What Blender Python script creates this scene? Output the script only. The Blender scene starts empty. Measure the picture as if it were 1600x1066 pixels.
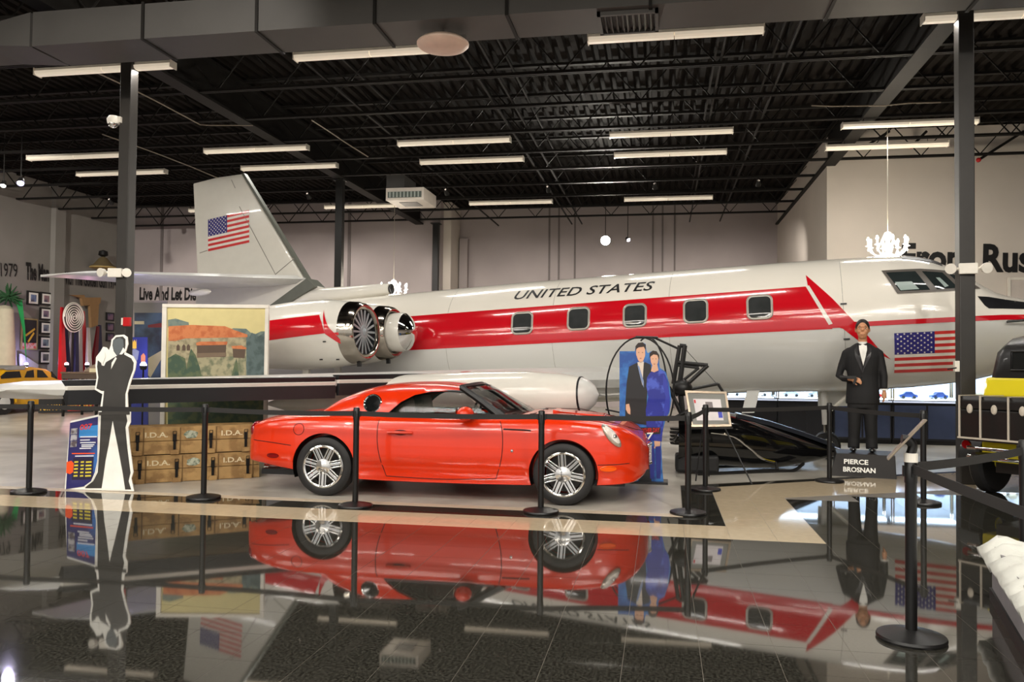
import bpy, bmesh, math, random
from mathutils import Vector, Matrix
random.seed(7)
S = bpy.context.scene
C = S.collection
PI = math.pi
# ------------------------------------------------------------------ camera
FPX, HC = 1290.0, 1.52
TH, PT, RO = math.radians(10.3), math.atan(34/1290), 0.0096
_f0 = Vector((-math.sin(TH), math.cos(TH), 0)); _r0 = Vector((math.cos(TH), math.sin(TH), 0)); _u0 = Vector((0, 0, 1))
FW = _f0*math.cos(PT)+_u0*math.sin(PT); _u1 = _u0*math.cos(PT)-_f0*math.sin(PT)
RT = _r0*math.cos(RO)+_u1*math.sin(RO); UP = _u1*math.cos(RO)-_r0*math.sin(RO)
EYE = Vector((0, 0, HC))
cd = bpy.data.cameras.new('camera'); cam = bpy.data.objects.new('camera', cd); C.objects.link(cam)
cd.sensor_width = 36.0; cd.lens = 36.0*FPX/1600.0; cd.clip_end = 200
m = Matrix.Identity(4)
for i in range(3):
    m[i][0] = RT[i]; m[i][1] = UP[i]; m[i][2] = -FW[i]; m[i][3] = EYE[i]
cam.matrix_world = m
S.camera = cam
# ------------------------------------------------------------------ world, exposure
w = bpy.data.worlds.new('world'); S.world = w; w.use_nodes = True
w.node_tree.nodes['Background'].inputs[0].default_value = (1.0, 0.975, 0.94, 1)
w.node_tree.nodes['Background'].inputs[1].default_value = 0.7
S.view_settings.view_transform = 'Standard'; S.view_settings.look = 'None'
S.view_settings.gamma = 1; S.view_settings.use_curve_mapping = False
S.view_settings.exposure = 0.42
# lamps: area lights added under switched-off fixtures and under invented rows out of view
COLX = [-14.5, -10.03, -5.55, -1.07, 3.40]
ROWS_BACK = [(11.72, 48.0), (16.75, 62.0), (18.4, 0.0), (23.4, 0.0)]
ROWS_FRONT = [(5.05, 52.0), (3.4, 60.0), (-1.6, 140.0), (-3.3, 140.0), (-8.2, 180.0)]
def added_strip_lamp(x, y, power):
    l = bpy.data.lights.new('added_strip_lamp', 'AREA'); l.shape = 'RECTANGLE'; l.size = 2.4; l.size_y = 0.12
    l.energy = power; l.color = (1.0, 0.96, 0.895)
    o = bpy.data.objects.new('added_strip_lamp', l); C.objects.link(o); o.location = (x+1.22, y, 6.09)
for y, p in ROWS_BACK+ROWS_FRONT:
    for x in COLX:
        if p > 0: added_strip_lamp(x, y, p)
# ------------------------------------------------------------------ photograph geometry: a pixel of the picture to a point of the hall
def ray(u, v): return FW+RT*((u-800)/FPX)-UP*((v-533)/FPX)
def F(u, v, z=0.0):
    d = ray(u, v); return EYE+d*((z-HC)/d.z)
def Y(u, v, y):
    d = ray(u, v); return EYE+d*(y/d.y)
def XP(u, v, x):
    d = ray(u, v); return EYE+d*(x/d.x)
# ------------------------------------------------------------------ helpers
def lin(c):
    return tuple(((v/255.0)/12.92 if v/255.0 <= 0.04045 else ((v/255.0+0.055)/1.055)**2.4) for v in c)
MATS = {}
def mat(name, rgb, rough=0.5, metal=0.0, spec=0.5, ior=1.45, coat=0.0, emit=None, estr=0.0, var=0.06, nscale=6.0, bump=0.0, bscale=40.0, trans=0.0, alpha=1.0, rgb2=None, n2=3.0, n2pos=(0.45, 0.6)):
    if name in MATS: return MATS[name]
    M = bpy.data.materials.new(name); M.use_nodes = True
    nt = M.node_tree; b = nt.nodes['Principled BSDF']
    col = lin(rgb)
    b.inputs['Roughness'].default_value = rough; b.inputs['Metallic'].default_value = metal
    b.inputs['Specular IOR Level'].default_value = spec; b.inputs['IOR'].default_value = ior
    b.inputs['Coat Weight'].default_value = coat; b.inputs['Coat Roughness'].default_value = 0.03
    b.inputs['Transmission Weight'].default_value = trans; b.inputs['Alpha'].default_value = alpha
    tc = nt.nodes.new('ShaderNodeTexCoord')
    nz = nt.nodes.new('ShaderNodeTexNoise'); nz.inputs['Scale'].default_value = nscale; nz.inputs['Detail'].default_value = 4
    nt.links.new(tc.outputs['Object'], nz.inputs['Vector'])
    rp = nt.nodes.new('ShaderNodeValToRGB')
    c1 = tuple(max(0, c*(1-var)) for c in col)+(1,); c2 = tuple(min(1, c*(1+var)) for c in col)+(1,)
    rp.color_ramp.elements[0].position = 0.3; rp.color_ramp.elements[1].position = 0.7
    rp.color_ramp.elements[0].color = c1; rp.color_ramp.elements[1].color = c2
    nt.links.new(nz.outputs['Fac'], rp.inputs['Fac'])
    out = rp.outputs['Color']
    if rgb2:
        nb = nt.nodes.new('ShaderNodeTexNoise'); nb.inputs['Scale'].default_value = n2; nb.inputs['Detail'].default_value = 6
        nt.links.new(tc.outputs['Object'], nb.inputs['Vector'])
        r2 = nt.nodes.new('ShaderNodeValToRGB'); r2.color_ramp.elements[0].position = n2pos[0]; r2.color_ramp.elements[1].position = n2pos[1]
        nt.links.new(nb.outputs['Fac'], r2.inputs['Fac'])
        mx = nt.nodes.new('ShaderNodeMixRGB'); mx.inputs[2].default_value = lin(rgb2)+(1,)
        nt.links.new(r2.outputs['Color'], mx.inputs[0]); nt.links.new(out, mx.inputs[1]); out = mx.outputs['Color']
    nt.links.new(out, b.inputs['Base Color'])
    if emit is not None:
        b.inputs['Emission Color'].default_value = lin(emit)+(1,); b.inputs['Emission Strength'].default_value = estr
    if bump:
        n3 = nt.nodes.new('ShaderNodeTexNoise'); n3.inputs['Scale'].default_value = bscale
        nt.links.new(tc.outputs['Object'], n3.inputs['Vector'])
        bp = nt.nodes.new('ShaderNodeBump'); bp.inputs['Strength'].default_value = bump; bp.inputs['Distance'].default_value = 0.01
        nt.links.new(n3.outputs['Fac'], bp.inputs['Height']); nt.links.new(bp.outputs['Normal'], b.inputs['Normal'])
    MATS[name] = M
    return M
class MB:
    def __init__(s): s.v = []; s.f = []; s.mi = []
    def add(s, vs, fs, mi=0):
        o = len(s.v); s.v += [tuple(v) for v in vs]; s.f += [tuple(i+o for i in f) for f in fs]; s.mi += [mi]*len(fs); return s
    def box(s, c, d, rz=0.0, M=None, mi=0):
        c = Vector(c); hx, hy, hz = d[0]/2, d[1]/2, d[2]/2
        R = Matrix.Rotation(rz, 3, 'Z') if M is None else M
        vs = [c+R@Vector((x*hx, y*hy, z*hz)) for x in (-1, 1) for y in (-1, 1) for z in (-1, 1)]
        return s.add(vs, [(0, 1, 3, 2), (4, 6, 7, 5), (0, 4, 5, 1), (2, 3, 7, 6), (0, 2, 6, 4), (1, 5, 7, 3)], mi)
    def bp(s, a, b, mi=0):
        return s.box([(a[i]+b[i])/2 for i in range(3)], [abs(b[i]-a[i]) for i in range(3)], mi=mi)
    def bar(s, a, b, wd, ht, up=(0, 0, 1), mi=0):
        a = Vector(a); b = Vector(b); d = (b-a); L = d.length; d.normalize(); u = Vector(up)
        if abs(d.dot(u)) > 0.99: u = Vector((1, 0, 0))
        y = u.cross(d).normalized(); z = d.cross(y)
        R = Matrix((d, y, z)).transposed()
        return s.box((a+b)/2, (L, wd, ht), M=R, mi=mi)
    def tube(s, pts, r, n=10, cap=True, closed=False, mi=0):
        pts = [Vector(p) for p in pts]; N = len(pts); rr = r if isinstance(r, (list, tuple)) else [r]*N
        prev = None; rings = []
        for i, p in enumerate(pts):
            if closed: t = pts[(i+1) % N]-pts[i-1]
            else: t = pts[min(i+1, N-1)]-pts[max(i-1, 0)]
            t.normalize()
            if prev is None:
                a = Vector((0, 0, 1)) if abs(t.z) < 0.9 else Vector((1, 0, 0)); nx = t.cross(a).normalized()
            else:
                nx = (prev-t*prev.dot(t)).normalized()
            prev = nx; ny = t.cross(nx)
            rings.append([p+(nx*math.cos(2*PI*k/n)+ny*math.sin(2*PI*k/n))*rr[i] for k in range(n)])
        vs = [v for R in rings for v in R]; fs = []
        for i in range(N if closed else N-1):
            j = (i+1) % N
            for k in range(n): fs.append((i*n+k, i*n+(k+1) % n, j*n+(k+1) % n, j*n+k))
        if cap and not closed:
            fs.append(tuple(range(n))[::-1]); fs.append(tuple(range((N-1)*n, N*n)))
        return s.add(vs, fs, mi)
    def lathe(s, prof, o=(0, 0, 0), ax=(0, 0, 1), n=24, cap=True, sy=1.0, mi=0):
        o = Vector(o); ax = Vector(ax).normalized(); a = Vector((0, 0, 1)) if abs(ax.z) < 0.9 else Vector((1, 0, 0))
        if abs(ax.z) >= 0.9: x = Vector((1, 0, 0)); y = ax.cross(x)
        else: x = a.cross(ax).normalized(); y = ax.cross(x)
        vs = []; fs = []
        for (h, r) in prof:
            for k in range(n):
                vs.append(o+ax*h+x*(r*math.cos(2*PI*k/n))+y*(r*sy*math.sin(2*PI*k/n)))
        for i in range(len(prof)-1):
            for k in range(n): fs.append((i*n+k, i*n+(k+1) % n, (i+1)*n+(k+1) % n, (i+1)*n+k))
        if cap:
            if prof[0][1] > 1e-5: fs.append(tuple(range(n))[::-1])
            if prof[-1][1] > 1e-5: fs.append(tuple(range((len(prof)-1)*n, len(prof)*n)))
        return s.add(vs, fs, mi)
    def ball(s, c, r, n=14, m=9, M=None, mi=0):
        c = Vector(c); r = r if isinstance(r, (tuple, list)) else (r, r, r); vs = []; fs = []
        for i in range(m+1):
            a = PI*i/m
            for k in range(n):
                p = Vector((r[0]*math.sin(a)*math.cos(2*PI*k/n), r[1]*math.sin(a)*math.sin(2*PI*k/n), r[2]*math.cos(a)))
                vs.append(c+(M@p if M else p))
        for i in range(m):
            for k in range(n): fs.append((i*n+k, (i+1)*n+k, (i+1)*n+(k+1) % n, i*n+(k+1) % n))
        return s.add(vs, fs, mi)
    def prism(s, poly, fr, fb, mi=0):
        """poly of 2-D points, fr(a,b)->front point, fb(a,b)->back point"""
        n = len(poly); vs = [fr(*p) for p in poly]+[fb(*p) for p in poly]
        fs = [tuple(range(n)), tuple(range(n, 2*n))[::-1]]+[(i, i+n, (i+1) % n+n, (i+1) % n) for i in range(n)]
        return s.add(vs, fs, mi)
    def loft(s, secs, closed=True, cap=True, mi=0):
        n = len(secs[0]); vs = [p for q in secs for p in q]; fs = []
        for i in range(len(secs)-1):
            for k in range(n if closed else n-1):
                fs.append((i*n+k, i*n+(k+1) % n, (i+1)*n+(k+1) % n, (i+1)*n+k))
        if cap:
            fs.append(tuple(range(n))[::-1]); fs.append(tuple(range((len(secs)-1)*n, len(secs)*n)))
        return s.add(vs, fs, mi)
    def build(s, name, mats, parent=None, smooth=False, bevel=0.0, label=None, fix=True):
        me = bpy.data.meshes.new(name); me.from_pydata(s.v, [], s.f)
        if not isinstance(mats, (list, tuple)): mats = [mats]
        for x in mats: me.materials.append(x)
        for p, i in zip(me.polygons, s.mi): p.material_index = i
        if fix or bevel:
            bm = bmesh.new(); bm.from_mesh(me)
            bmesh.ops.recalc_face_normals(bm, faces=bm.faces)
            if bevel:
                ed = [e for e in bm.edges if len(e.link_faces) == 2 and e.calc_face_angle(0) > 0.5]
                bmesh.ops.bevel(bm, geom=ed, offset=bevel, segments=2, affect='EDGES', profile=0.6)
            bm.to_mesh(me); bm.free()
        if smooth: smooth_mesh(me)
        return link(name, me, parent, label)
def smooth_mesh(me, ang=0.7):
    for p in me.polygons: p.use_smooth = True
    try: me.set_sharp_from_angle(angle=ang)
    except Exception: pass
def link(name, me, parent=None, label=None):
    o = bpy.data.objects.new(name, me); C.objects.link(o)
    if parent is not None: o.parent = parent
    if label: o['label'] = label
    return o
def tag(o, label, cat, group=None):
    o['label'] = label; o['category'] = cat
    if group: o['group'] = group
    return o
def thing(name, label, cat, loc=(0, 0, 0), rz=0.0, group=None, rot=None):
    o = bpy.data.objects.new(name, None); C.objects.link(o); o.empty_display_size = 0.1
    o.location = loc; o.rotation_euler = rot if rot else (0, 0, rz)
    return tag(o, label, cat, group)
def struct(o):
    o['kind'] = 'structure'; return o
def stuff(o):
    o['kind'] = 'stuff'; return o
def dup(root, loc, rz=None, label=None, parent=None):
    r = root.copy(); C.objects.link(r); r.location = loc
    if rz is not None: r.rotation_euler = (0, 0, rz)
    if label: r['label'] = label
    def rec(src, dst):
        for ch in list(src.children):
            c = ch.copy(); C.objects.link(c); c.parent = dst; rec(ch, c)
    rec(root, r)
    return r
def bake(o, name=None):
    dg = bpy.context.evaluated_depsgraph_get(); dg.update()
    me = bpy.data.meshes.new_from_object(o.evaluated_get(dg), depsgraph=dg)
    o.modifiers.clear(); o.data = me
    return o
def kill(o): bpy.data.objects.remove(o, do_unlink=True)
def boolean(o, cutter, op='DIFFERENCE'):
    md = o.modifiers.new('b', 'BOOLEAN'); md.operation = op; md.object = cutter; md.solver = 'EXACT'
    bake(o); kill(cutter); return o
def remesh(o, vox, smooth_it=4):
    md = o.modifiers.new('r', 'REMESH'); md.mode = 'VOXEL'; md.voxel_size = vox; md.use_smooth_shade = True
    if smooth_it:
        s2 = o.modifiers.new('s', 'SMOOTH'); s2.iterations = smooth_it; s2.factor = 0.5
    bake(o)
    for p in o.data.polygons: p.use_smooth = True
    return o
def text_me(s, size, bold=0.0, shear=0.0, sx=1.0, space=1.0, ext=0.0, word=1.0):
    cu = bpy.data.curves.new('t', 'FONT'); cu.body = s; cu.size = size; cu.shear = shear; cu.offset = bold
    cu.extrude = ext; cu.space_character = space; cu.space_word = word; cu.resolution_u = 3
    o = bpy.data.objects.new('t', cu); C.objects.link(o)
    dg = bpy.context.evaluated_depsgraph_get(); dg.update()
    me = bpy.data.meshes.new_from_object(o.evaluated_get(dg), depsgraph=dg)
    kill(o)
    for v in me.vertices: v.co.x *= sx
    return me
def bounds(me):
    xs = [v.co.x for v in me.vertices]; ys = [v.co.y for v in me.vertices]
    return min(xs), max(xs), min(ys), max(ys)
def place_text(name, s, p0, p1, h, material, parent=None, bold=0.0, shear=0.0, ext=0.004, label=None, up=Vector((0, 0, 1)), space=1.0, lift=0.0):
    """text whose baseline runs from p0 to p1 with capital height h"""
    me = text_me(s, 1.0, bold, shear, 1.0, space, 0.0)
    x0, x1, y0, y1 = bounds(me); p0 = Vector(p0); p1 = Vector(p1); d = (p1-p0); L = d.length; d.normalize()
    nrm = d.cross(up).normalized(); upv = nrm.cross(d)
    y0 = 0.0 if y0 > -0.05 else y0*0
    hh = y1
    for v in me.vertices:
        a = (v.co.x-x0)/(x1-x0)*L; b = v.co.y/hh*h
        v.co = p0+d*a+upv*b+nrm*(ext+lift)
    me.materials.clear(); me.materials.append(material)
    return link(name, me, parent, label)
def smoothstep(t): return t*t*(3-2*t)
def interp(tab, x):
    if x <= tab[0][0]: return tab[0][1]
    for i in range(len(tab)-1):
        if x <= tab[i+1][0]:
            x0, y0 = tab[i]; x1, y1 = tab[i+1]
            m0 = (y1-tab[i-1][1])/(x1-tab[i-1][0]) if i > 0 else (y1-y0)/(x1-x0)
            m1 = (tab[i+2][1]-y0)/(tab[i+2][0]-x0) if i+2 < len(tab) else (y1-y0)/(x1-x0)
            h = x1-x0; t = (x-x0)/h
            return (2*t**3-3*t**2+1)*y0+(t**3-2*t**2+t)*h*m0+(-2*t**3+3*t**2)*y1+(t**3-t**2)*h*m1
    return tab[-1][1]
def curve_pts(pts, k=6):
    """Catmull-Rom through points"""
    pts = [Vector(p) for p in pts]; out = []
    for i in range(len(pts)-1):
        a = pts[max(i-1, 0)]; b = pts[i]; c = pts[i+1]; d = pts[min(i+2, len(pts)-1)]
        for j in range(k):
            t = j/k
            out.append(0.5*((2*b)+(c-a)*t+(2*a-5*b+4*c-d)*t*t+(3*b-a-3*c+d)*t**3))
    out.append(pts[-1]); return out
# ------------------------------------------------------------------ materials
m_black = mat('black_paint', (22, 21, 20), 0.5)
m_steel = mat('dark_steel', (26, 24, 22), 0.6, spec=.2, var=0.12)
m_col = mat('column_paint', (48, 45, 42), 0.5, var=0.08)
m_deck = mat('deck_paint', (25, 21, 18), 0.8, spec=.12, var=0.15)
m_duct = mat('duct_metal', (70, 68, 66), 0.55, 0.1, var=0.08, nscale=2)
m_white = mat('white_paint', (228, 222, 210), 0.4)
m_chrome = mat('chrome', (225, 222, 218), 0.06, 1.0, var=0.01)
m_rubber = mat('rubber', (26, 25, 25), 0.6, bump=0.1)
m_wallL = mat('wall_dark_grey', (138, 134, 128), 0.75, var=0.05, nscale=1.2, bump=0.05)
m_wallB = mat('wall_mauve', (170, 160, 158), 0.75, var=0.06, nscale=0.8, bump=0.05)
m_wallR = mat('wall_warm', (212, 203, 193), 0.75, var=0.04, nscale=0.8)
m_letter = mat('letter_black', (20, 18, 18), 0.5)
m_red = mat('signal_red', (190, 20, 24), 0.35)
m_grout = mat('grout', (104, 98, 87), 0.5)
m_granite = mat('granite', (55, 54, 48), 0.035, spec=1.0, ior=1.75, var=0.5, nscale=90, rgb2=(26, 24, 21), n2=60, n2pos=(0.4, 0.62))
m_beige = mat('beige_tile', (190, 173, 145), 0.06, ior=1.55, var=0.06, nscale=14)
m_trim = mat('pale_strip', (200, 186, 164), 0.25, var=0.05)
m_conc = mat('concrete', (182, 177, 166), 0.30, var=0.10, nscale=2.5, rgb2=(160, 155, 145), n2=1.2)
m_lens = mat('strip_lens', (235, 226, 208), 0.35, emit=(255, 238, 212), estr=0.3, var=0.02)  # weak glow put into the lenses; these fixtures are off
m_lensF = mat('strip_lens_lit', (235, 226, 208), 0.35, emit=(255, 238, 212), estr=9.0, var=0.02)
m_glass = mat('dark_glass', (18, 20, 20), 0.04, ior=1.5)
m_gold = mat('gold_letter', (214, 170, 60), 0.4)
# ================================================================== SETTING
# floor: a slab with granite tiles, a beige tile band, a pale strip and concrete
fl = struct(MB().bp((-26, -14, -0.3), (18, 34, -0.0012)).build('floor', m_grout))
T = 0.395; X0 = -0.19; Y0 = 4.30
def vis(x, y, mg=0.35):
    d = Vector((x, y, 0))-EYE; zc = d.dot(FW)
    if zc < 3.2: return False
    u = 800+FPX*d.dot(RT)/zc; v = 533-FPX*d.dot(UP)/zc
    return -60 < u < 1660 and v < 1150
tile_me = MB().bp((-T/2+.0013, -T/2+.0013, -0.01), (T/2-.0013, T/2-.0013, 0.0)).build('granite_tile', m_granite, fl)
tile_first = [True]
rest = MB()
def nearedge(x): return 9.94+(x-1.41)*0.525
def put_tile(x, y):
    global tile_me
    if vis(x, y):
        if tile_first[0]: o = tile_me; tile_first[0] = False
        else: o = tile_me.copy(); C.objects.link(o)
        o.parent = fl; o.location = (x, y, 0)
    else:
        rest.bp((x-T/2+.0013, y-T/2+.0013, -0.01), (x+T/2-.0013, y+T/2-.0013, 0.0))
for i in range(-24, 22):
    for j in range(-14, 24):
        x = X0+(i+.5)*T; y = Y0+(j+.5)*T
        if y < Y0+8*T: put_tile(x, y)
        elif x > X0+4*T and y+T/2 < nearedge(x-T/2): put_tile(x, y)
stuff(rest.build('granite_tile_field', m_granite, fl, fix=False))
# beige band in front of the exhibits
yb0, yb1 = Y0+8*T, 8.06
bm1 = None
for i in range(-20, 4):
    x = X0+i*T
    if bm1 is None:
        bm1 = MB().bp((.0015, 0, -0.01), (T-.0015, yb1-yb0-.002, 0.0)).build('beige_tile', m_beige, fl); o = bm1
    else:
        o = bm1.copy(); C.objects.link(o); o.parent = fl
    o.location = (x, yb0, 0)
b2 = None
for i in (2, 3):
    for j in range(0, 6):
        x = X0+i*T; y = yb1+j*T
        if y+T > 10.35: continue
        if b2 is None:
            b2 = MB().bp((.0015, .0015, -0.01), (T-.0015, T-.0015, 0.0)).build('beige_tile', m_beige, fl); o = b2
        else:
            o = b2.copy(); C.objects.link(o); o.parent = fl
        o.location = (x, y, 0)
xa, xb = X0+2*T, X0+4*T
def slab(name, poly, z, mt):
    return MB().prism(poly, lambda a, b: (a, b, z), lambda a, b: (a, b, -0.02)).build(name, mt, fl)
slab('beige_band', [(xa, yb1+5*T+.002), (xb, yb1+5*T+.002), (xb, 9.94), (5.0, 11.83), (9.0, 13.9), (9.0, 15.9), (3.36, 12.36), (xa, 10.55)], -0.0003, m_beige)
# dark border strip and pale strip
slab('granite_border', [(-13, yb1+.002), (xa-.002, yb1+.002), (xa-.002, 10.55), (3.36, 12.38), (9.0, 15.92), (9.0, 16.02), (3.34, 12.48), (xa-.36, 10.6), (0.215, 8.43), (-13, 8.43)], -0.001, m_granite)
slab('pale_edge_strip', [(-13, 8.435), (0.21, 8.435), (0.21, 8.60), (-13, 8.60)], 0.0, m_trim)
slab('concrete_slab', [(-26, 8.605), (0.21, 8.605), (xa-.365, 10.65), (3.33, 12.50), (9.0, 16.05), (18, 16.05), (18, 34), (-26, 34)], 0.0, m_conc)
slab('concrete_slab', [(-26, 8.6), (-13.01, 8.6), (-13.01, 7.0), (-26, 7.0)], 0.0, m_conc)
# walls
ZD = 7.12
wl = struct(MB().bp((-19.6, -14, 0), (-19.3, 34, ZD)).build('wall_left', m_wallL))
MB().bp((-19.3, 23.3, 0), (-19.12, 23.75, ZD)).build('pilaster', m_wallL, wl)
XS = -7.55
wb = struct(MB().bp((-19.3, 27.5, 0), (XS, 27.9, ZD)).build('wall_back', m_wallB))
for px in (252, 545):
    p = Y(px, 450, 27.5); MB().bp((p.x-.05, 27.46, 0), (p.x+.05, 27.5, ZD)).build('panel_joint', mat('joint', (120, 112, 110), .8), wb)
struct(MB().bp((XS-.02, 27.9, 0), (XS+.28, 29.2, ZD)).build('wall_step', m_wallR))
wb2 = struct(MB().bp((XS, 29.2, 0), (4.2, 29.5, ZD)).build('wall_back', m_wallB))
for px in (708, 858, 873, 898, 1020, 1035, 1054):
    p = Y(px, 420, 29.2); MB().bp((p.x-.03, 29.17, 0), (p.x+.03, 29.2, ZD)).build('panel_joint', mat('joint', (120, 112, 110), .8), wb2)
MB().bp((XS+.32, 28.95, 0), (XS+.62, 29.2, 6.0)).build('pipe_chase', m_wallB, wb2)
wr = struct(MB().bp((3.85, 20.6, 0), (18, 29.4, ZD)).build('wall_right', m_wallR))
struct(MB().bp((17.8, -14, 0), (18.1, 20.6, ZD)).build('wall_side', m_wallR))
# ceiling deck: ribbed steel sheet
prof = []
x = -20.0; rp = 0.23
while x < 18.2:
    prof += [(x, ZD), (x+.10, ZD), (x+.13, ZD+.075), (x+.20, ZD+.075)]; x += rp
vs = [(a, -14, z) for a, z in prof]+[(a, 30, z) for a, z in prof]; n = len(prof)
dk = struct(MB().add(vs, [(i, i+1, i+1+n, i+n) for i in range(n-1)]).build('ceiling', m_deck, fix=False))
# open-web joists
ORD = ['nearest', 'second', 'third', 'fourth', 'fifth', 'sixth', 'seventh', 'eighth', 'ninth', 'tenth', 'eleventh', 'twelfth', 'thirteenth', 'fourteenth']
jy = [10.1+1.665*k for k in range(0, 11)]
ztop, zbot = ZD-.03, 6.30
proto = None
for k, y in enumerate(jy):
    lab = '%s black open-web steel joist under the ribbed ceiling, counted from the camera' % ORD[k]
    if proto is None:
        t = thing('ceiling_joist', lab, 'joist', (0, y, 0), group='open-web ceiling joists'); proto = t
        MB().bp((-19.2, -.05, ztop-.05), (17.5, .05, ztop)).build('top_chord', m_steel, t)
        MB().bp((-19.2, -.05, zbot), (17.5, -.012, zbot+.05)).bp((-19.2, .012, zbot), (17.5, .05, zbot+.05)).build('bottom_chord', m_steel, t)
        wbm = MB(); x = -19.0; st = 0.62
        while x < 17:
            wbm.bar((x, 0, zbot+.03), (x+st, 0, ztop-.03), .022, .022); wbm.bar((x+st, 0, ztop-.03), (x+2*st, 0, zbot+.03), .022, .022); x += 2*st
        wbm.build('web_rod', m_steel, t, fix=False)
    else:
        dup(proto, (0, y, 0), label=lab)
# girders over the columns, bridging angles
for nm, gx, lab in (('steel_girder', -8.3, 'deep black steel girder running away over the left column'), ('steel_girder', 3.9, 'deep black steel girder running away over the right column')):
    t = thing(nm, lab, 'girder', (gx, 0, 0), group='deep roof girders')
    MB().bp((-.14, 2, 6.28), (.14, 29, 6.33)).build('bottom_flange', m_steel, t)
    MB().bp((-.025, 2, 6.33), (.025, 29, 7.0)).build('web_plate', m_steel, t)
    MB().bp((-.14, 2, 7.0), (.14, 29, 7.05)).build('top_flange', m_steel, t)
for q, bx in enumerate((-5.7, -3.1, -2.75, 0.9, 1.9)):
    t = tag(MB().bar((bx, 9, 6.36), (bx, 28.5, 6.36), .035, .035).bar((bx, 9, 6.98), (bx, 28.5, 6.98), .035, .035).build('bridging_angle', m_steel), '%s thin steel bridging line between the joists, counted from the left' % ORD[q].replace('nearest', 'first'), 'bridging', 'bridging lines under the roof')
# columns
def column(x, y, w, lab, top=6.28, m_col=m_col):
    t = thing('steel_column', lab, 'column', (x, y, 0), group='square steel columns')
    MB().bp((-w/2, -w/2, 0.0), (w/2, w/2, top)).build('shaft', m_col, t, bevel=.012)
    MB().bp((-w/2-.06, -w/2-.06, top-.03), (w/2+.06, w/2+.06, top)).build('cap_plate', m_col, t)
    return t
column(3.91, 11.70, .19, 'dark square steel column in front of the jet nose')
column(-8.33, 11.68, .19, 'dark square steel column behind the black silhouette cutout')
p = Y(530, 400, 20.4); column(p.x, 20.4, .19, 'dark square steel column behind the engine, left of the hanging air unit', m_col=m_black)
p = Y(681, 400, 27.3); column(p.x, 27.3, .2, 'farthest dark steel column against the back wall step', m_col=m_black)
# ================================================================== CEILING EQUIPMENT
t = thing('air_duct', 'long grey rectangular air duct crossing the top of the picture', 'air duct', (0, 0, 0))
sec = [-8.34, -6.68, -5.08, -3.51, -1.85, -0.15, 1.92, 3.5, 5.3, 7.2, 9.2]
for a, b in zip(sec[:-1], sec[1:]):
    MB().bp((a+.02, 9.62, 5.70), (b-.02, 10.36, 6.16)).build('duct_section', m_duct, t)
    MB().bp((b-.02, 9.60, 5.68), (b+.02, 10.38, 6.18)).build('flange', m_steel, t)
s = [(9.62, 5.70), (10.36, 5.70), (10.36, 6.16), (9.62, 6.16)]; s2 = [(9.62, 5.76), (10.36, 5.76), (10.36, 6.02), (9.62, 6.02)]
MB().loft([[(-8.36, a, b) for a, b in s], [(-9.1, a, b) for a, b in s2], [(-11.5, a, b) for a, b in s2]]).build('duct_reducer', m_duct, t)
t = thing('air_diffuser', 'square louvred air diffuser under the duct at the top centre', 'diffuser', (-0.42, 10.02, 5.70))
MB().bp((-.36, -.3, -.05), (.36, -.26, 0)).bp((-.36, .26, -.05), (.36, .3, 0)).bp((-.36, -.3, -.05), (-.32, .3, 0)).bp((.32, -.3, -.05), (.36, .3, 0)).build('frame', m_duct, t)
for k in range(9):
    x = -.28+.07*k
    MB().bar((x, -.25, -.03), (x, .25, -.03), .05, .006, up=(1 if k < 4 else -1, 0, 1.0)).build('louvre', m_duct, t)
MB().bp((-.33, -.27, -.004), (.33, .27, 0)).build('backing', m_black, t)
# strip lights
def strip_light(x, y, lab, lit=False, skip=False):
    global SL, SLF
    base = SLF if lit else SL
    if base is None:
        t = thing('strip_light', lab, 'strip light', (x, y, 6.17), group='ceiling strip lights')
        MB().bp((0, -.06, .0), (2.44, .06, .05)).build('housing', m_white, t)
        for q in (0, 1):
            pr = [(-.085, .0), (-.075, -.04), (-.04, -.062), (.04, -.062), (.075, -.04), (.085, .0)]
            MB().loft([[(.015+q*1.21, a, b) for a, b in pr], [(.015+q*1.21+1.2, a, b) for a, b in pr]]).build('lens', m_lensF if lit else m_lens, t)
        for q in (0, 2.425):
            MB().bp((q, -.09, -.066), (q+.015, .09, .05)).build('end_cap', m_white, t)
        for q in (.4, 2.04):
            MB().tube([(q, 0, .05), (q, 0, .11)], .006, 6).build('hanger', m_steel, t)
        if lit: SLF = t
        else: SL = t
        return t
    return dup(base, (x, y, 6.17), label=lab)
SL = SLF = None
CN = ['leftmost', 'second from the left', 'middle', 'second from the right', 'rightmost']
RN = {11.72: 'row behind the air duct', 16.75: 'nearer row of the pair', 18.4: 'farther row of the pair', 23.4: 'far row'}
for y, pw in ROWS_BACK:
    for c, x in enumerate(COLX):
        if y == 23.4 and c == 4: continue
        strip_light(x, y, 'white ceiling strip light, %s, %s' % (CN[c], RN[y]))
RF = {5.05: 'first row', 3.4: 'second row', -1.6: 'third row', -3.3: 'fourth row', -8.2: 'fifth row'}
for y, pw in ROWS_FRONT:  # invented lit rows out of view, added as front light
    for c, x in enumerate(COLX):
        strip_light(x, y, 'added lit strip light out of view, %s, %s' % (CN[c], RF[y]), True)
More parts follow.
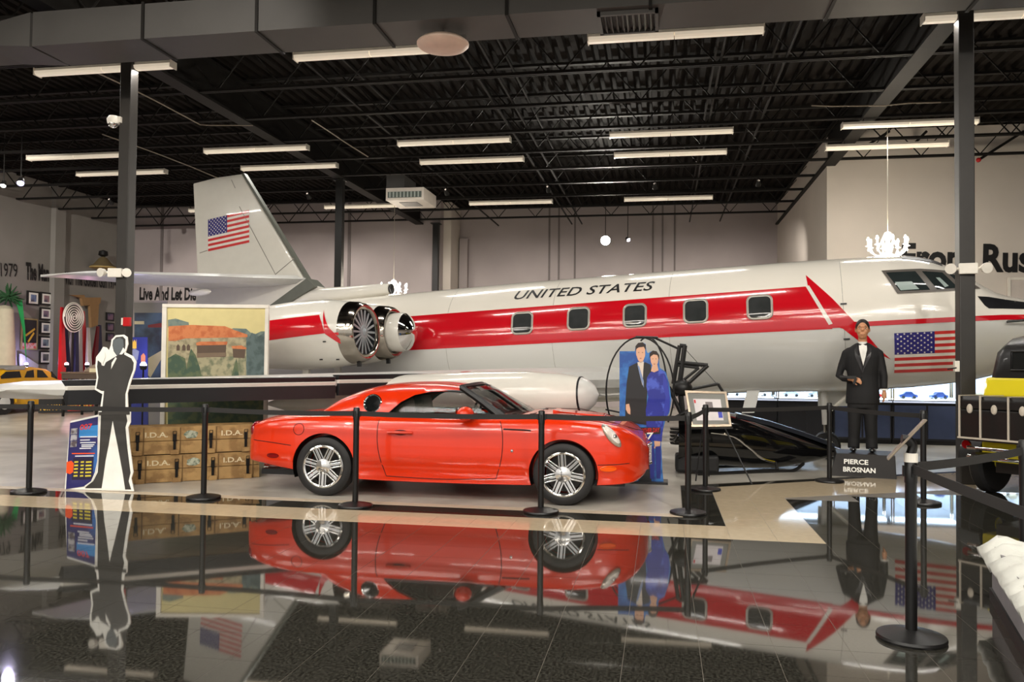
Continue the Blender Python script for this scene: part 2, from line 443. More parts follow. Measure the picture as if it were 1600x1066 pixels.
# round ceiling dish
p = F(692, 74, 5.50)
t = thing('ceiling_speaker', 'round white dish hanging below the air duct beside a strip light', 'speaker', p)
MB().lathe([(-.05, 0.0), (-.048, .1), (-.03, .22), (0, .30), (.03, .33), (.05, .33), (.09, .28), (.10, .0)], n=32).build('dish', mat('dish_white', (222, 196, 178), .5), t, smooth=True)
MB().tube([(0, 0, .08), (0, 0, .19)], .02, 8).build('stem', m_steel, t)
MB().bp((-.3, -.02, .08), (-.22, .02, .14)).bp((.22, -.02, .08), (.3, .02, .14)).build('clip', m_chrome, t)
# hanging air unit
a = F(602, 313, 5.4); b = F(664, 313, 5.4)
t = thing('air_unit', 'boxy white air conditioning unit hanging from the joists', 'air conditioner', (a.x, a.y, 5.4))
W = b.x-a.x; mu = mat('unit_white', (222, 212, 200), .45); mgr = mat('unit_grille', (120, 116, 116), .5)
MB().bp((0, .03, 0), (W, 1.12, .30)).build('body', mu, t, bevel=.01)
MB().bp((.06, .0, .06), (W-.06, .05, .2)).build('front_grille', mat('unit_slot', (96, 104, 98), .3), t)
for k in range(9): MB().bp((.1+k*(W-.2)/8.5, -.012, .065), (.13+k*(W-.2)/8.5, .0, .195)).build('vane', mat('vane', (176, 184, 176), .3), t)
MB().bp((.25, .3, -.012), (W-.25, .8, .01)).build('intake_grille', mgr, t)
MB().bp((.0, .06, .30), (.45, 1.0, .62)).build('supply_box', m_duct, t)
for q in ((.08, .1), (W-.08, .1), (.08, 1.0), (W-.08, 1.0)):
    MB().tube([(q[0], q[1], .3), (q[0], q[1], .95)], .01, 6).build('hanger_rod', m_steel, t)
# conduits along the roof
m_cond = mat('conduit', (150, 138, 122), .45)
def conduit(px, z, lab, r=.012):
    tag(MB().tube([F(u, v, z) for u, v in px], r, 6).build('conduit', m_cond), lab, 'conduit', 'thin roof conduits')
conduit([(150, 113), (187, 130), (214, 143), (244, 158), (313, 195), (330, 196), (395, 196)], 6.28, 'bent thin conduit crossing beside the left column under the roof')
conduit([(160, 210), (183, 218), (212, 228), (245, 240), (297, 260), (340, 278)], 6.28, 'thin straight conduit left of the tail fin top')
conduit([(487, 188), (512, 204), (537, 221), (575, 245)], 6.28, 'thin pale conduit above the strip lights right of the tail fin')
conduit([(1268, 165), (1300, 166), (1383, 165), (1420, 161), (1470, 160)], 6.28, 'thin conduit carrying the right chandelier chain')
# red sprinkler style roof pipes near the partition wall
t = thing('roof_pipe', 'dark roof pipe with red caps above the white partition wall', 'pipe', (0, 0, 0))
for (u, v, u2, v2) in ((1352, 229, 1390, 205), (1424, 229, 1448, 205), (1529, 250, 1600, 205)):
    a = Y(u, v, 20.1); b = Y(u2, v2, 20.1); MB().tube([a, b], .03, 8).build('pipe', m_steel, t); MB().ball(a, .055).build('red_cap', m_red, t, smooth=True)
# track spotlights
def spot_head(loc, d, lab, col, stren, r=.06, power=0, stem=.75, lcol=(1, .95, .85), ang=70):
    t = thing('spotlight', lab, 'spotlight', loc, group='track spotlights')
    d = Vector(d).normalized()
    MB().lathe([(-.16, .03), (-.14, r*.8), (0, r*1.1), (.02, r*1.1), (.02, r*.96), (-.02, r*.9)], ax=d, n=16, cap=False).build('lamp_can', m_black, t, smooth=True)
    e = mat('spot_glow_%s' % lab[:18], col, .3, emit=col, estr=stren)
    MB().lathe([(-.01, 0.0), (-.01, r*.93), (0.004, r*.6), (.012, 0.0)], ax=d, n=16, cap=False).build('bulb', e, t, smooth=True)
    MB().tube([Vector((0, 0, .02))-d*.06, Vector((0, 0, stem))-d*.06], .012, 6).build('stem', m_steel, t)
    if power:
        l = bpy.data.lights.new('spot', 'SPOT'); l.energy = power; l.spot_size = math.radians(ang); l.shadow_soft_size = r; l.color = lcol; l.spot_blend = 0.6
        o = bpy.data.objects.new('spot_beam', l); C.objects.link(o); o.parent = t
        o.location = d*.05; o.rotation_euler = d.to_track_quat('-Z', 'Y').to_euler()
    return t
q = Y(946, 376, 25.085); spot_head(q, EYE-q, 'glaring white spotlight aimed at the visitors below the far joists', (255, 246, 228), 160.0, .15, 900, 1.2, lcol=(1, .93, .82), ang=80)
q = Y(982, 375, 25.085); spot_head(q, Vector((.5, -1, -.6)), 'small dimmer spotlight right of the glaring one', (255, 236, 255), 20.0, .06, 60, 1.2)
q = Y(32, 286, 15.095); spot_head(q, Vector((.4, -.6, -.7)), 'violet spotlight hanging at the left edge below the roof', (190, 180, 255), 40.0, .07, 250, 1.2, (.75, .7, 1))
q = Y(5, 290, 16.76); spot_head(q, Vector((.3, -.5, -.7)), 'white spotlight at the far left edge below the roof', (255, 250, 240), 30.0, .06, 200, 1.2)
for i, (x, y, tx, ty, tz, pw) in enumerate([(-6.5, 2.2, -6.0, 9.6, .2, 260), (-2.0, 1.0, -2.2, 8.8, .2, 90), (2.8, 1.2, 1.9, 12.2, 0.3, 700), (5.5, 3.0, 2.0, 14, 2.0, 300), (-13.0, 8.0, -17.0, 20.0, 1.5, 3400), (9.0, 9.0, 7.2, 20.5, 4.2, 5200), (-4.5, 4.5, -9.5, 17.0, 5.0, 850)]):  # spots added out of view to brighten single exhibits and walls
    spot_head((x, y, 5.9), Vector((tx-x, ty-y, tz-5.9)), '%s warm ceiling spotlight from the left above the visitor floor' % ORD[i].replace('nearest', 'first'), (255, 236, 205), 40.0, .07, pw, lcol=(1, .94, .85), ang=55)
for i, x in enumerate((-16.0, -12.5, -9.8, -5.8, -3.0, -0.2, 2.4)):  # washers added to brighten the back wall
    yy = 21.755
    spot_head((x, yy, 6.12), Vector((.05, 1.0, -.68)), '%s black wall-washing spotlight from the left under the far joists' % ORD[i].replace('nearest', 'first'), (255, 236, 215), 25.0, .06, 450, .25, lcol=(1, .92, .84), ang=74)
# chandeliers
m_bulb = mat('candle_bulb', (255, 245, 225), .3, emit=(255, 240, 215), estr=120.0)
m_crys = mat('crystal', (240, 240, 240), .05, ior=1.6, trans=0.4, emit=(255, 246, 230), estr=1.2)
def chandelier(c, R, ztop, lab, power):
    t = thing('chandelier', lab, 'chandelier', c, group='small crystal chandeliers')
    MB().tube([(0, 0, .2), (0, 0, ztop-c[2])], .008, 6).build('chain', mat('chain', (190, 184, 170), .3, .6), t)
    MB().lathe([(-.32, .01), (-.28, .07), (-.2, .03), (-.1, .09), (0, .03), (.1, .08), (.2, .02)], n=14).build('stem', m_crys, t, smooth=True)
    for k in range(8):
        a = 2*PI*k/8; ca, sa = math.cos(a), math.sin(a)
        pts = curve_pts([(.02*ca, .02*sa, -.2), (.45*R*ca, .45*R*sa, -.28), (.85*R*ca, .85*R*sa, -.2), (R*ca, R*sa, -.08)], 4)
        ar = MB().tube(pts, .014, 6).build('arm', m_crys, t, smooth=True)
        MB().lathe([(-.01, .05), (.0, .055), (.012, .03)], (R*ca, R*sa, -.08), n=10).lathe([(.01, .018), (.09, .018)], (R*ca, R*sa, -.08), n=8).build('candle_cup', m_crys, ar)
        MB().lathe([(0, .012), (.03, .026), (.06, .018), (.085, .003)], (R*ca, R*sa, .01), n=8).build('bulb', m_bulb, ar, smooth=True)
        MB().lathe([(0, .002), (.03, .02), (.07, .002)], (R*ca, R*sa, -.19), n=6).build('drop', m_crys, ar)
    for k in range(6):
        a = 2*PI*k/6+.3
        MB().tube([(.05*math.cos(a), .05*math.sin(a), .18), (.6*R*math.cos(a), .6*R*math.sin(a), -.16)], .01, 5).build('bead_strand', m_crys, t)
    l = bpy.data.lights.new('chandelier_light', 'POINT'); l.energy = power; l.color = (1, .88, .7); l.shadow_soft_size = .25
    o = bpy.data.objects.new('chandelier_light', l); C.objects.link(o); o.parent = t; o.location = (0, 0, .12)
q = Y(1387, 378, 17.2); chandelier(q, .36, 6.3, 'crystal chandelier glowing above the jet cockpit', 130)
q = Y(615, 448, 22.5); chandelier(q, .38, 6.3, 'crystal chandelier glowing behind the engine pods', 60)
# emergency light units, camera and alarm on the columns
def emergency(c, rz, lab):
    t = thing('emergency_light', lab, 'emergency light', c, rz, group='emergency light units')
    MB().bp((-.11, -.06, -.07), (.11, .0, .07)).build('case', m_white, t, bevel=.01)
    for sx in (-1, 1):
        MB().lathe([(-.07, .03), (-.04, .06), (.03, .07), (.035, .0)], (sx*.2, -.06, 0), (sx*.35, -1, -.1), 14).build('lamp_head', m_white, t, smooth=True)
        MB().tube([(sx*.1, -.03, 0), (sx*.2, -.03, 0)], .02, 6).build('arm', m_white, t)
q = Y(183, 426, 11.5); emergency((-8.40, 11.56, q.z), 0.15, 'white twin-lamp emergency light on the left column')
q = Y(1510, 419, 11.5); emergency((3.91, 11.59, q.z), -.2, 'white twin-lamp emergency light on the right column')
q = Y(184, 190, 11.5)
t = thing('security_camera', 'white dome security camera high on the left column', 'camera', (-8.49, 11.54, q.z))
MB().lathe([(-.02, .09), (.05, .1), (.10, .07), (.105, 0)], n=18).build('shell', m_white, t, smooth=True)
MB().ball((0, -.01, -.02), (.075, .075, .07)).build('lens_dome', m_chrome, t, smooth=True)
MB().bp((0, -.02, .0), (.12, .05, .09)).build('bracket', m_white, t)
q = Y(199, 503, 11.55)
t = thing('fire_alarm', 'red and white fire alarm strobe on the left column', 'fire alarm', (q.x, 11.57, q.z))
MB().bp((-.06, -.05, -.07), (.06, 0, .07)).build('red_case', m_red, t, bevel=.01)
MB().bp((-.09, -.045, -.05), (-.055, -.0, .06)).build('strobe_lens', m_white, t)
q = Y(1488, 570, 11.55)
t = thing('sensor_box', 'small white sensor box on the side of the right column', 'sensor', (3.79, 11.62, q.z))
MB().bp((-.05, -.05, -.09), (.01, .02, .05)).build('box', m_white, t, bevel=.006)
MB().tube([(-.03, -.05, -.04), (-.14, -.05, -.06)], .01, 6).build('nozzle', m_black, t)
# ================================================================== JET
PSI, PHI = math.atan2(-.1685, .9857), math.radians(2.8)
C0 = Vector((2.46, 14.37, 2.18))
JM = Matrix.Rotation(PSI, 3, 'Z')@Matrix.Rotation(-PHI, 3, 'Y'); JI = JM.transposed()
def PL(u, v, yl=0.0):
    o = JI@(EYE-C0); d = JI@ray(u, v); return o+d*((yl-o.y)/d.y)
TOP = [(-13.2, .72), (-12, .88), (-10.5, .97), (-9, 1.02), (-7.3, 1.05), (-5, 1.085), (-.6, 1.085), (.4, 1.078), (1.3, 1.045), (1.6, 1.0), (1.87, .91), (2.22, .70), (2.6, .40), (2.85, .29), (3.07, .24), (3.6, .12), (4.1, -.02), (4.45, -.14), (4.55, -.24)]
BOT = [(-13.2, .30), (-12, -.1), (-10.5, -.5), (-9, -.82), (-7.3, -1.0), (-5, -1.075), (-.6, -1.08), (.4, -1.095), (1.3, -1.07), (1.87, -1.03), (2.22, -.99), (2.6, -.91), (3.07, -.79), (3.6, -.64), (4.1, -.48), (4.45, -.34), (4.55, -.26)]
WID = [(-13.2, .15), (-12, .42), (-10.5, .72), (-9, .92), (-7.3, 1.03), (-5, 1.07), (-.6, 1.075), (.4, 1.07), (1.3, 1.05), (1.87, 1.0), (2.22, .95), (2.6, .87), (3.07, .74), (3.6, .57), (4.1, .38), (4.45, .16), (4.55, .02)]
MID = [(-13.2, .5), (-12, .36), (-10.5, .2), (-9, .08), (-7.3, .02), (-5, 0.0), (.4, 0.0), (1.3, 0.0), (1.87, -.03), (2.6, -.10), (3.6, -.2), (4.55, -.25)]
def fus(x):
    return interp(TOP, x), interp(BOT, x), interp(WID, x), interp(MID, x)
def surf_y(x, z):
    t, b, w_, c = fus(x)
    r = (t-c) if z >= c else (c-b)
    k = (z-c)/max(r, 1e-4)
    return w_*math.sqrt(max(0.0, 1-k*k)) if abs(k) < 1 else 0.0
def hit(u, v):
    o = JI@(EYE-C0); d = JI@ray(u, v); s = 8.0
    while s < 22:
        p = o+d*s
        if -13 < p.x < 4.5:
            t, b, w_, c = fus(p.x)
            if b < p.z < t and abs(p.y) < surf_y(p.x, p.z): return p
        s += .01
    return PL(u, v, -.6)
def hp(pts): return [(p.x, p.z) for p in (hit(*q) for q in pts)]
def conform(me, sy, eps, zs=.06, xs=.2, side=-1):
    """mesh drawn in x,y(=z) -> wrapped on the skin"""
    bm = bmesh.new(); bm.from_mesh(me)
    x0 = min(v.co.x for v in bm.verts); x1 = max(v.co.x for v in bm.verts); y0 = min(v.co.y for v in bm.verts); y1 = max(v.co.y for v in bm.verts)
    a = y0+zs
    while a < y1:
        bmesh.ops.bisect_plane(bm, geom=bm.verts[:]+bm.edges[:]+bm.faces[:], plane_co=(0, a, 0), plane_no=(0, 1, 0)); a += zs
    a = x0+xs
    while a < x1:
        bmesh.ops.bisect_plane(bm, geom=bm.verts[:]+bm.edges[:]+bm.faces[:], plane_co=(a, 0, 0), plane_no=(1, 0, 0)); a += xs
    for v in bm.verts:
        x, z = v.co.x, v.co.y; y = sy(x, z); v.co = Vector((x, side*(y+eps), z))
    bm.to_mesh(me); bm.free()
    for p in me.polygons: p.use_smooth = True
    return me
def decal(name, poly, mt, parent, eps=.004, sy=None, label=None, zs=.06, xs=.2):
    me = bpy.data.meshes.new(name); me.from_pydata([(a, b, 0) for a, b in poly], [], [tuple(range(len(poly)))])
    conform(me, sy or surf_y, eps, zs, xs); me.materials.append(mt)
    return link(name, me, parent, label)
jet = thing('business_jet', 'white business jet with a broad red stripe filling the hall behind the car', 'airplane', C0, rot=(0, -PHI, PSI))
# livery: cream above, grey below the stripe line (a paint scheme in the jet's own coordinates)
m_fus = mat('jet_paint', (232, 226, 214), .16, coat=.6, var=.02, nscale=1.5)
nt = m_fus.node_tree; bs = nt.nodes['Principled BSDF']; src = bs.inputs['Base Color'].links[0].from_socket
tc = nt.nodes.new('ShaderNodeTexCoord'); sp = nt.nodes.new('ShaderNodeSeparateXYZ'); nt.links.new(tc.outputs['Object'], sp.inputs[0])
lt = nt.nodes.new('ShaderNodeMath'); lt.operation = 'LESS_THAN'; lt.inputs[1].default_value = -.08; nt.links.new(sp.outputs['Z'], lt.inputs[0])
mx = nt.nodes.new('ShaderNodeMixRGB'); mx.inputs[2].default_value = lin((206, 205, 200))+(1,); nt.links.new(lt.outputs[0], mx.inputs[0]); nt.links.new(src, mx.inputs[1]); nt.links.new(mx.outputs[0], bs.inputs['Base Color'])
m_jw = mat('jet_white', (218, 214, 204), .2, coat=.4, var=.02)
m_jg = mat('jet_grey', (200, 199, 194), .3, var=.04)
m_jred = mat('jet_red', (196, 16, 30), .14, coat=.7, var=.02)
m_jblk = mat('jet_black', (28, 28, 30), .35, var=.1)
m_seam = mat('jet_seam', (140, 136, 128), .5)
secs = []; NX = 110; NS = 48
for i in range(NX+1):
    x = -13.2+(4.55+13.2)*i/NX
    if i > NX*.72: pass
    t_, b_, w_, c_ = fus(x); q = []
    for k in range(NS):
        a = 2*PI*k/NS; s_ = math.sin(a); q.append((x, w_*math.cos(a), c_+(t_-c_ if s_ >= 0 else c_-b_)*s_))
    secs.append(q)
MB().loft(secs).build('fuselage', m_fus, jet, smooth=True)
# stripe and slash
decal('red_stripe', [(-9.6, .50), (-9.6, -.11), (.28, -.11), (.16, .17), (-.06, .58)], m_jred, jet)
decal('slash', hp([(1259, 430), (1262, 446), (1296, 507), (1317, 514), (1338, 530), (1362, 548), (1392, 562), (1372, 544), (1346, 513), (1335, 503), (1300, 466)]), m_jred, jet, .005)
decal('white_slash', hp([(1259, 448), (1264, 446), (1301, 506), (1295, 508)]), m_jw, jet, .008)
decal('stripe_tip', [(.2, -.1), (.2, .05), (.68, -.03), (.74, -.09)], m_jred, jet, .0045)
decal('thin_stripe', [(.6, -.025), (.7, -.095), (2.6, -.095), (3.4, -.11), (4.2, -.16), (4.2, -.11), (3.4, -.045), (2.6, -.02)], m_jred, jet, .006)
# lettering
me = text_me('UNITED STATES', 1.0, .012, .28, 1.0, 1.02)
x0, x1, y0, y1 = bounds(me); a = hit(803, 468); b = hit(1022, 453); tp = hit(1018, 440)
for v in me.vertices:
    k = (v.co.x-x0)/(x1-x0)
    v.co = Vector((a.x+(b.x-a.x)*k, a.z+(b.z-a.z)*k+(v.co.y-0)/y1*(tp.z-b.z), 0))
conform(me, surf_y, .005, .03, .3); me.materials.clear(); me.materials.append(m_letter)
link('lettering', me, jet, 'black italic UNITED STATES lettering')
# flags
m_navy = mat('flag_navy', (48, 44, 120), .3, coat=.4); m_fred = mat('flag_red', (206, 52, 52), .3, coat=.4); m_fwht = mat('flag_white', (232, 226, 216), .3, coat=.4)
def flag(x0, x1, zt0, zt1, h, sy, cx, star_n, eps, nstripe=13, ch=7):
    fg = decal('flag', [(x0, zt0), (x1, zt1), (x1, zt1-h), (x0, zt0-h)], m_fwht, jet, eps, sy)
    def pt(a, b): return (x0+(x1-x0)*a, zt0+(zt1-zt0)*a-h*b)
    for k in range(0, 13, 2):
        a0 = cx if k < ch else 0.0
        decal('flag_stripe', [pt(a0, k/13), pt(1, k/13), pt(1, (k+1)/13), pt(a0, (k+1)/13)], m_fred, fg, eps+.003, sy)
    decal('canton', [pt(0, 0), pt(cx, 0), pt(cx, ch/13), pt(0, ch/13)], m_navy, fg, eps+.003, sy)
    bm = MB(); sx, sz = (x1-x0)*cx, h*ch/13
    for r in range(9):
        for c in range(6 if r % 2 == 0 else 5):
            a = cx*((c+.5)/6 if r % 2 == 0 else (c+1)/6); b = ch/13*((r+.5)/9); R = h*.029
            ps = []
            for q in range(10):
                rr = R if q % 2 == 0 else R*.45; p_ = pt(a, b); x = p_[0]+rr*math.sin(PI*q/5)*star_n; z = p_[1]+rr*math.cos(PI*q/5)
                ps.append((x, -(sy(x, z)+eps+.006), z))
            bm.add(ps, [tuple(range(10))])
    stuff(bm.build('stars', m_fwht, fg, fix=False))
def fl_pts(a, b): p = hit(*a); q = hit(*b); return p, q
p = hit(1397, 521); q = hit(1397, 583); r = hit(1498, 516)
flag(p.x, r.x+.04, p.z, r.z, p.z-q.z, surf_y, .60, 1.0, .006)
# cabin windows
m_wf = mat('window_frame_metal', (172, 166, 156), .35, .4); m_pane = mat('cabin_pane', (52, 54, 54), .05, ior=1.5, var=.2, nscale=4)
def rrect(cx, cz, w_, h_, r, sk=0.0, n=5):
    out = []
    for (sx, sz, a0) in ((1, 1, 0), (-1, 1, PI/2), (-1, -1, PI), (1, -1, 3*PI/2)):
        for k in range(n+1):
            a = a0+PI/2*k/n; out.append((cx+sx*(w_/2-r)+r*math.cos(a), cz+sz*(h_/2-r)+r*math.sin(a)))
    return out
for k, (u, v) in enumerate([(816, 505), (904, 498), (992, 493), (1087, 486), (1187, 480)]):
    p = hit(u, v)
    wn = decal('cabin_window', rrect(p.x, p.z, .385, .385, .09), m_wf, jet, .012)
    decal('pane', rrect(p.x, p.z, .335, .335, .07), m_pane, wn, .016)
    wb_ = MB(); o_ = rrect(p.x, p.z, .385, .385, .09); wb_.tube([(a, -(surf_y(a, b)+.012), b) for a, b in o_], .011, 6, closed=True); wb_.build('rim', m_wf, wn, smooth=True)
# cockpit glazing
m_cf = mat('cockpit_frame', (96, 90, 84), .4); m_cg = mat('cockpit_glass', (40, 46, 46), .05, var=.3, nscale=2); m_cl = mat('cockpit_card', (150, 166, 160), .3)
ck = decal('cockpit_window', hp([(1377, 423), (1437, 420), (1478, 423), (1497, 427), (1512, 438), (1532, 451), (1512, 453), (1460, 456), (1402, 459)]), m_cf, jet, .012, zs=.04, xs=.1)
for k, q in enumerate([[(1384, 426), (1430, 424), (1453, 453), (1406, 455)], [(1440, 424), (1472, 426), (1497, 450), (1464, 452)], [(1482, 428), (1497, 431), (1520, 449), (1505, 450)]]):
    decal('pane', hp(q), m_cg, ck, .016, zs=.04, xs=.1)
decal('sun_shade', hp([(1398, 441), (1424, 440), (1436, 452), (1407, 454)]), m_cl, ck, .02, zs=.04, xs=.1)
decal('sun_shade', hp([(1462, 434), (1468, 434), (1482, 447), (1476, 449)]), m_cl, ck, .02, zs=.04, xs=.1)
bp_ = []
for k in range(9):
    x = 1.36+.56*k/8; t_, b_, w_, c_ = fus(x)
    bp_.append([(x, y, c_+(t_-c_)*math.sqrt(1-(y/w_)**2)+e) for y, e in ((-.42, .006), (-.28, .010), (-.14, .012), (0, .012), (0, -.01), (-.42, -.01))])
MB().loft(bp_).build('brow_panel', m_jblk, jet)
decal('nose_panel', hp([(1527, 463), (1545, 464), (1600, 472), (1640, 479), (1640, 484), (1600, 483), (1545, 482), (1538, 477)]), m_jblk, jet, .006, zs=.04, xs=.1)
p = hit(1574, 503); MB().tube([(p.x, p.y-.02, p.z), (p.x-.02, p.y-.1, p.z), (p.x+.35, p.y-.1, p.z+.01)], .018, 8).build('pitot_probe', m_jblk, jet)
for (u, v) in ((1318, 475), (1323, 530)):
    p = hit(u, v); MB().box((p.x, p.y-.01, p.z), (.09, .02, .025)).build('vent', m_jblk, jet)
# seams
for x in (-6.2, -4.2, -2.2, .45):
    MB().tube([(x, -(surf_y(x, z)-.001), z) for z in [-.95+.05*k for k in range(40)]], .003, 4).build('skin_seam', m_seam, jet)
# fin
def slabx(poly, th):
    """vertical plate in x,z with thickness th(z)"""
    b = MB(); n = len(poly)
    return b.prism(poly, lambda a, c: (a, -th(c)/2, c), lambda a, c: (a, th(c)/2, c))
thf = lambda z: .30-.05*(z-1)
fin = slabx([(-12.58, 3.82), (-11.95, 3.88), (-11.31, 3.88), (-9.74, 1.43), (-10.1, 1.2), (-10.63, .93), (-12.55, .93), (-12.47, 1.77)], thf).build('tail_fin', m_jw, jet, bevel=.03)
slabx([(-11.31, 3.885), (-9.72, 1.43), (-9.66, 1.43), (-11.25, 3.895)], lambda z: .12).build('leading_edge', mat('boot_grey', (96, 98, 90), .5), fin)
bnd = [PL(u, v, -.18) for u, v in [(480, 435), (493, 448), (424, 490), (420, 479)]]
slabx([(p.x, p.z) for p in bnd], lambda z: .40).build('pivot_band', mat('boot_grey', (96, 98, 90), .5), fin)
for a, b in (((371, 322), (430, 430)), ((430, 428), (458, 404)), ((358, 280), (364, 293)), ((310, 395), (322, 391))):
    p = PL(*a, -.16); q = PL(*b, -.16); p.y = -thf(p.z)/2-.004; q.y = -thf(q.z)/2-.004
    MB().tube([p, q], .008, 4).build('panel_line', m_seam, fin)
a = PL(324, 343, -.13); b = PL(388, 328, -.13); c = PL(324, 393, -.13)
flag(a.x, b.x, a.z, b.z, a.z-c.z, lambda x, z: thf(z)/2, .47, 1.0, .006)
# dorsal fairing with its intake mouth
s = []
for x, zc, r in ((-10.4, 1.02, .10), (-9.6, 1.15, .16), (-8.8, 1.14, .15), (-8.1, 1.16, .13), (-7.85, 1.17, .11)):
    s.append([(x, r*math.cos(2*PI*k/16), zc+r*math.sin(2*PI*k/16)) for k in range(16)])
df = MB().loft(s).build('dorsal_scoop', m_jw, jet, smooth=True)
MB().lathe([(0, .085), (.03, .11), (.04, .10), (.0, .0)], (-7.85, 0, 1.17), (1, 0, 0), 16).build('scoop_mouth', m_jblk, df)
slabx([(-9.55, 1.36), (-9.3, 1.28), (-8.7, 1.1), (-10.2, .9), (-10.3, 1.05)], lambda z: .2).build('fin_fillet', m_jw, jet, bevel=.02)
# stabiliser
for sg in (-1, 1):
    b = MB()
    def sect(y, xl, xt, z, th):
        c = xl-xt
        return [(xl, y, z), (xl-.06*c, y, z+.45*th), (xl-.3*c, y, z+.6*th), (xt, y, z+.02), (xt, y, z-.02), (xl-.3*c, y, z-.5*th), (xl-.06*c, y, z-.4*th)]
    b.loft([sect(sg*.05, -9.72, -12.35, 1.50, .20), sect(sg*3.3, -11.9, -12.85, 1.46, .08), sect(sg*3.60, -12.35, -12.95, 1.45, .02)])
    st = b.build('stabilizer', m_jg, jet, smooth=True)
    MB().ball((PL(312, 457, -1.3).x, sg*1.3, PL(312, 457, -1.3).z), (.28, .07, .07)).build('hinge_fairing', m_jw, st, smooth=True)
# engines: two nacelles on each side
m_lipm = mat('lip_metal', (168, 160, 148), .12, 1.0, var=.02)
m_fanb = mat('fan_blade', (168, 174, 178), .4, .5); m_fan0 = mat('fan_dark', (34, 36, 40), .5)
def engine(y, sg, x0, zc, R, plug, near):
    e = MB().lathe([(x0-.10, R*.92), (x0-.25, R*1.05), (x0-.7, R*1.18), (x0-1.3, R*1.2), (x0-2.0, R*1.1), (x0-2.8, R*.85), (x0-3.4, R*.68), (x0-3.4, R*.5)], (0, y, zc), (1, 0, 0), 40, cap=False).build('engine', m_jw, jet, smooth=True)
    MB().lathe([(x0-.26, R*1.055), (x0-.12, R*1.02), (x0-.03, R*.96), (x0, R*.90), (x0-.005, R*.84), (x0-.03, R*.77), (x0-.06, R*.755)], (0, y, zc), (1, 0, 0), 40, cap=False).build('intake_lip', m_lipm, e, smooth=True)
    MB().lathe([(x0-.05, R*.757), (x0-.10, R*.75), (x0-.10, 0)], (0, y, zc), (1, 0, 0), 32, cap=False).build('intake_duct', m_fan0, e, smooth=True)
    MB().lathe([(x0-3.38, R*.5), (x0-3.1, R*.5), (x0-3.1, 0)], (0, y, zc), (1, 0, 0), 24, cap=False).build('exhaust', m_fan0, e)
    if not plug:
        fb = None
        for k in range(18):
            a = 2*PI*k/18
            if fb is None:
                fb = MB().bar((0, .09, 0), (0, R*.745, 0), .034, .012, up=(1, 0, .15)).build('fan_blade', m_fanb, e); o = fb
            else:
                o = fb.copy(); C.objects.link(o); o.parent = e
            o.location = (x0-.06, y, zc); o.rotation_euler = (a, 0, 0)
        MB().lathe([(0, .115), (.02, .115), (.03, .09), (.03, .07), (.05, .05), (.06, 0)], (x0-.07, y, zc), (1, 0, 0), 20).build('spinner', m_fanb, e, smooth=True)
    else:
        MB().lathe([(x0-.09, R*.72), (x0+.05, R*.74), (x0+.15, R*.74), (x0+.22, R*.70)], (0, y, zc), (1, 0, 0), 32, cap=False).build('intake_cover', m_jw, e, smooth=True)
        MB().lathe([(x0+.22, R*.70), (x0+.29, R*.56), (x0+.36, R*.36), (x0+.41, R*.14), (x0+.42, 0)], (0, y, zc), (1, 0, 0), 32, cap=False).build('cover_tip', m_chrome, e, smooth=True)
    MB().box((x0-1.2, y, zc-R*1.2-.05), (.12, .06, .14)).build('drain_mast', m_jw, e)
    MB().box((x0-.16, y, zc-R*1.0-.03), (.06, .05, .1)).build('drain_stub', m_jblk, e)
    return e
RE = .50
def nac_r(x):
    d = x-(-7.02)
    return interp([(-3.4, RE*.68), (-2.8, RE*.85), (-2.0, RE*1.1), (-1.3, RE*1.2), (-.7, RE*1.18), (-.25, RE*1.05), (-.1, RE*.95)], d)
for sg in (-1, 1):
    e1 = engine(sg*2.42, sg, -7.02, .18, RE, False, True)
    e2 = engine(sg*1.50, sg, -6.97, .20, RE*.94, True, False)
    if sg == -1:
        sy2 = lambda x, z: 2.42+math.sqrt(max(0.0, nac_r(x)**2-(z-.18)**2))
        def hn(u, v):
            p = PL(u, v, -2.9)
            for _ in range(4): p = PL(u, v, -sy2(p.x, p.z))
            return (p.x, p.z)
        decal('engine_stripe', [hn(*q) for q in [(420, 501), (499, 492), (503, 505), (508, 521), (420, 532)]], m_jred, e1, .004, sy2, zs=.05, xs=.1)
        decal('engine_swoosh', [hn(*q) for q in [(506.5, 484), (509, 500), (514, 512), (522, 520), (530, 529), (540, 538), (552, 545), (540, 541), (526, 534), (514, 526), (508, 522), (506, 508), (505, 495)]], m_jred, e1, .007, sy2, zs=.05, xs=.1)
        decal('engine_band', [hn(*q) for q in [(522, 520), (545, 518), (545, 523), (526, 524)]], m_jred, e1, .005, sy2, zs=.05, xs=.1)
        for q in ((507, 534), (502, 562), (528, 562)):
            p = hn(*q); MB().box((p[0], -(sy2(*p)+.004), p[1]), (.05, .02, .02)).build('vent', m_jblk, e1)
    MB().loft([[(x, sg*.9, .15+dz) for x, dz in ((-7.5, 0), (-7.8, .09), (-9.6, .02), (-9.6, -.02), (-7.8, -.09))], [(x, sg*2.2, .15+dz) for x, dz in ((-7.5, 0), (-7.8, .09), (-9.6, .02), (-9.6, -.02), (-7.8, -.09))]]).build('engine_pylon', m_jw, jet, smooth=True)
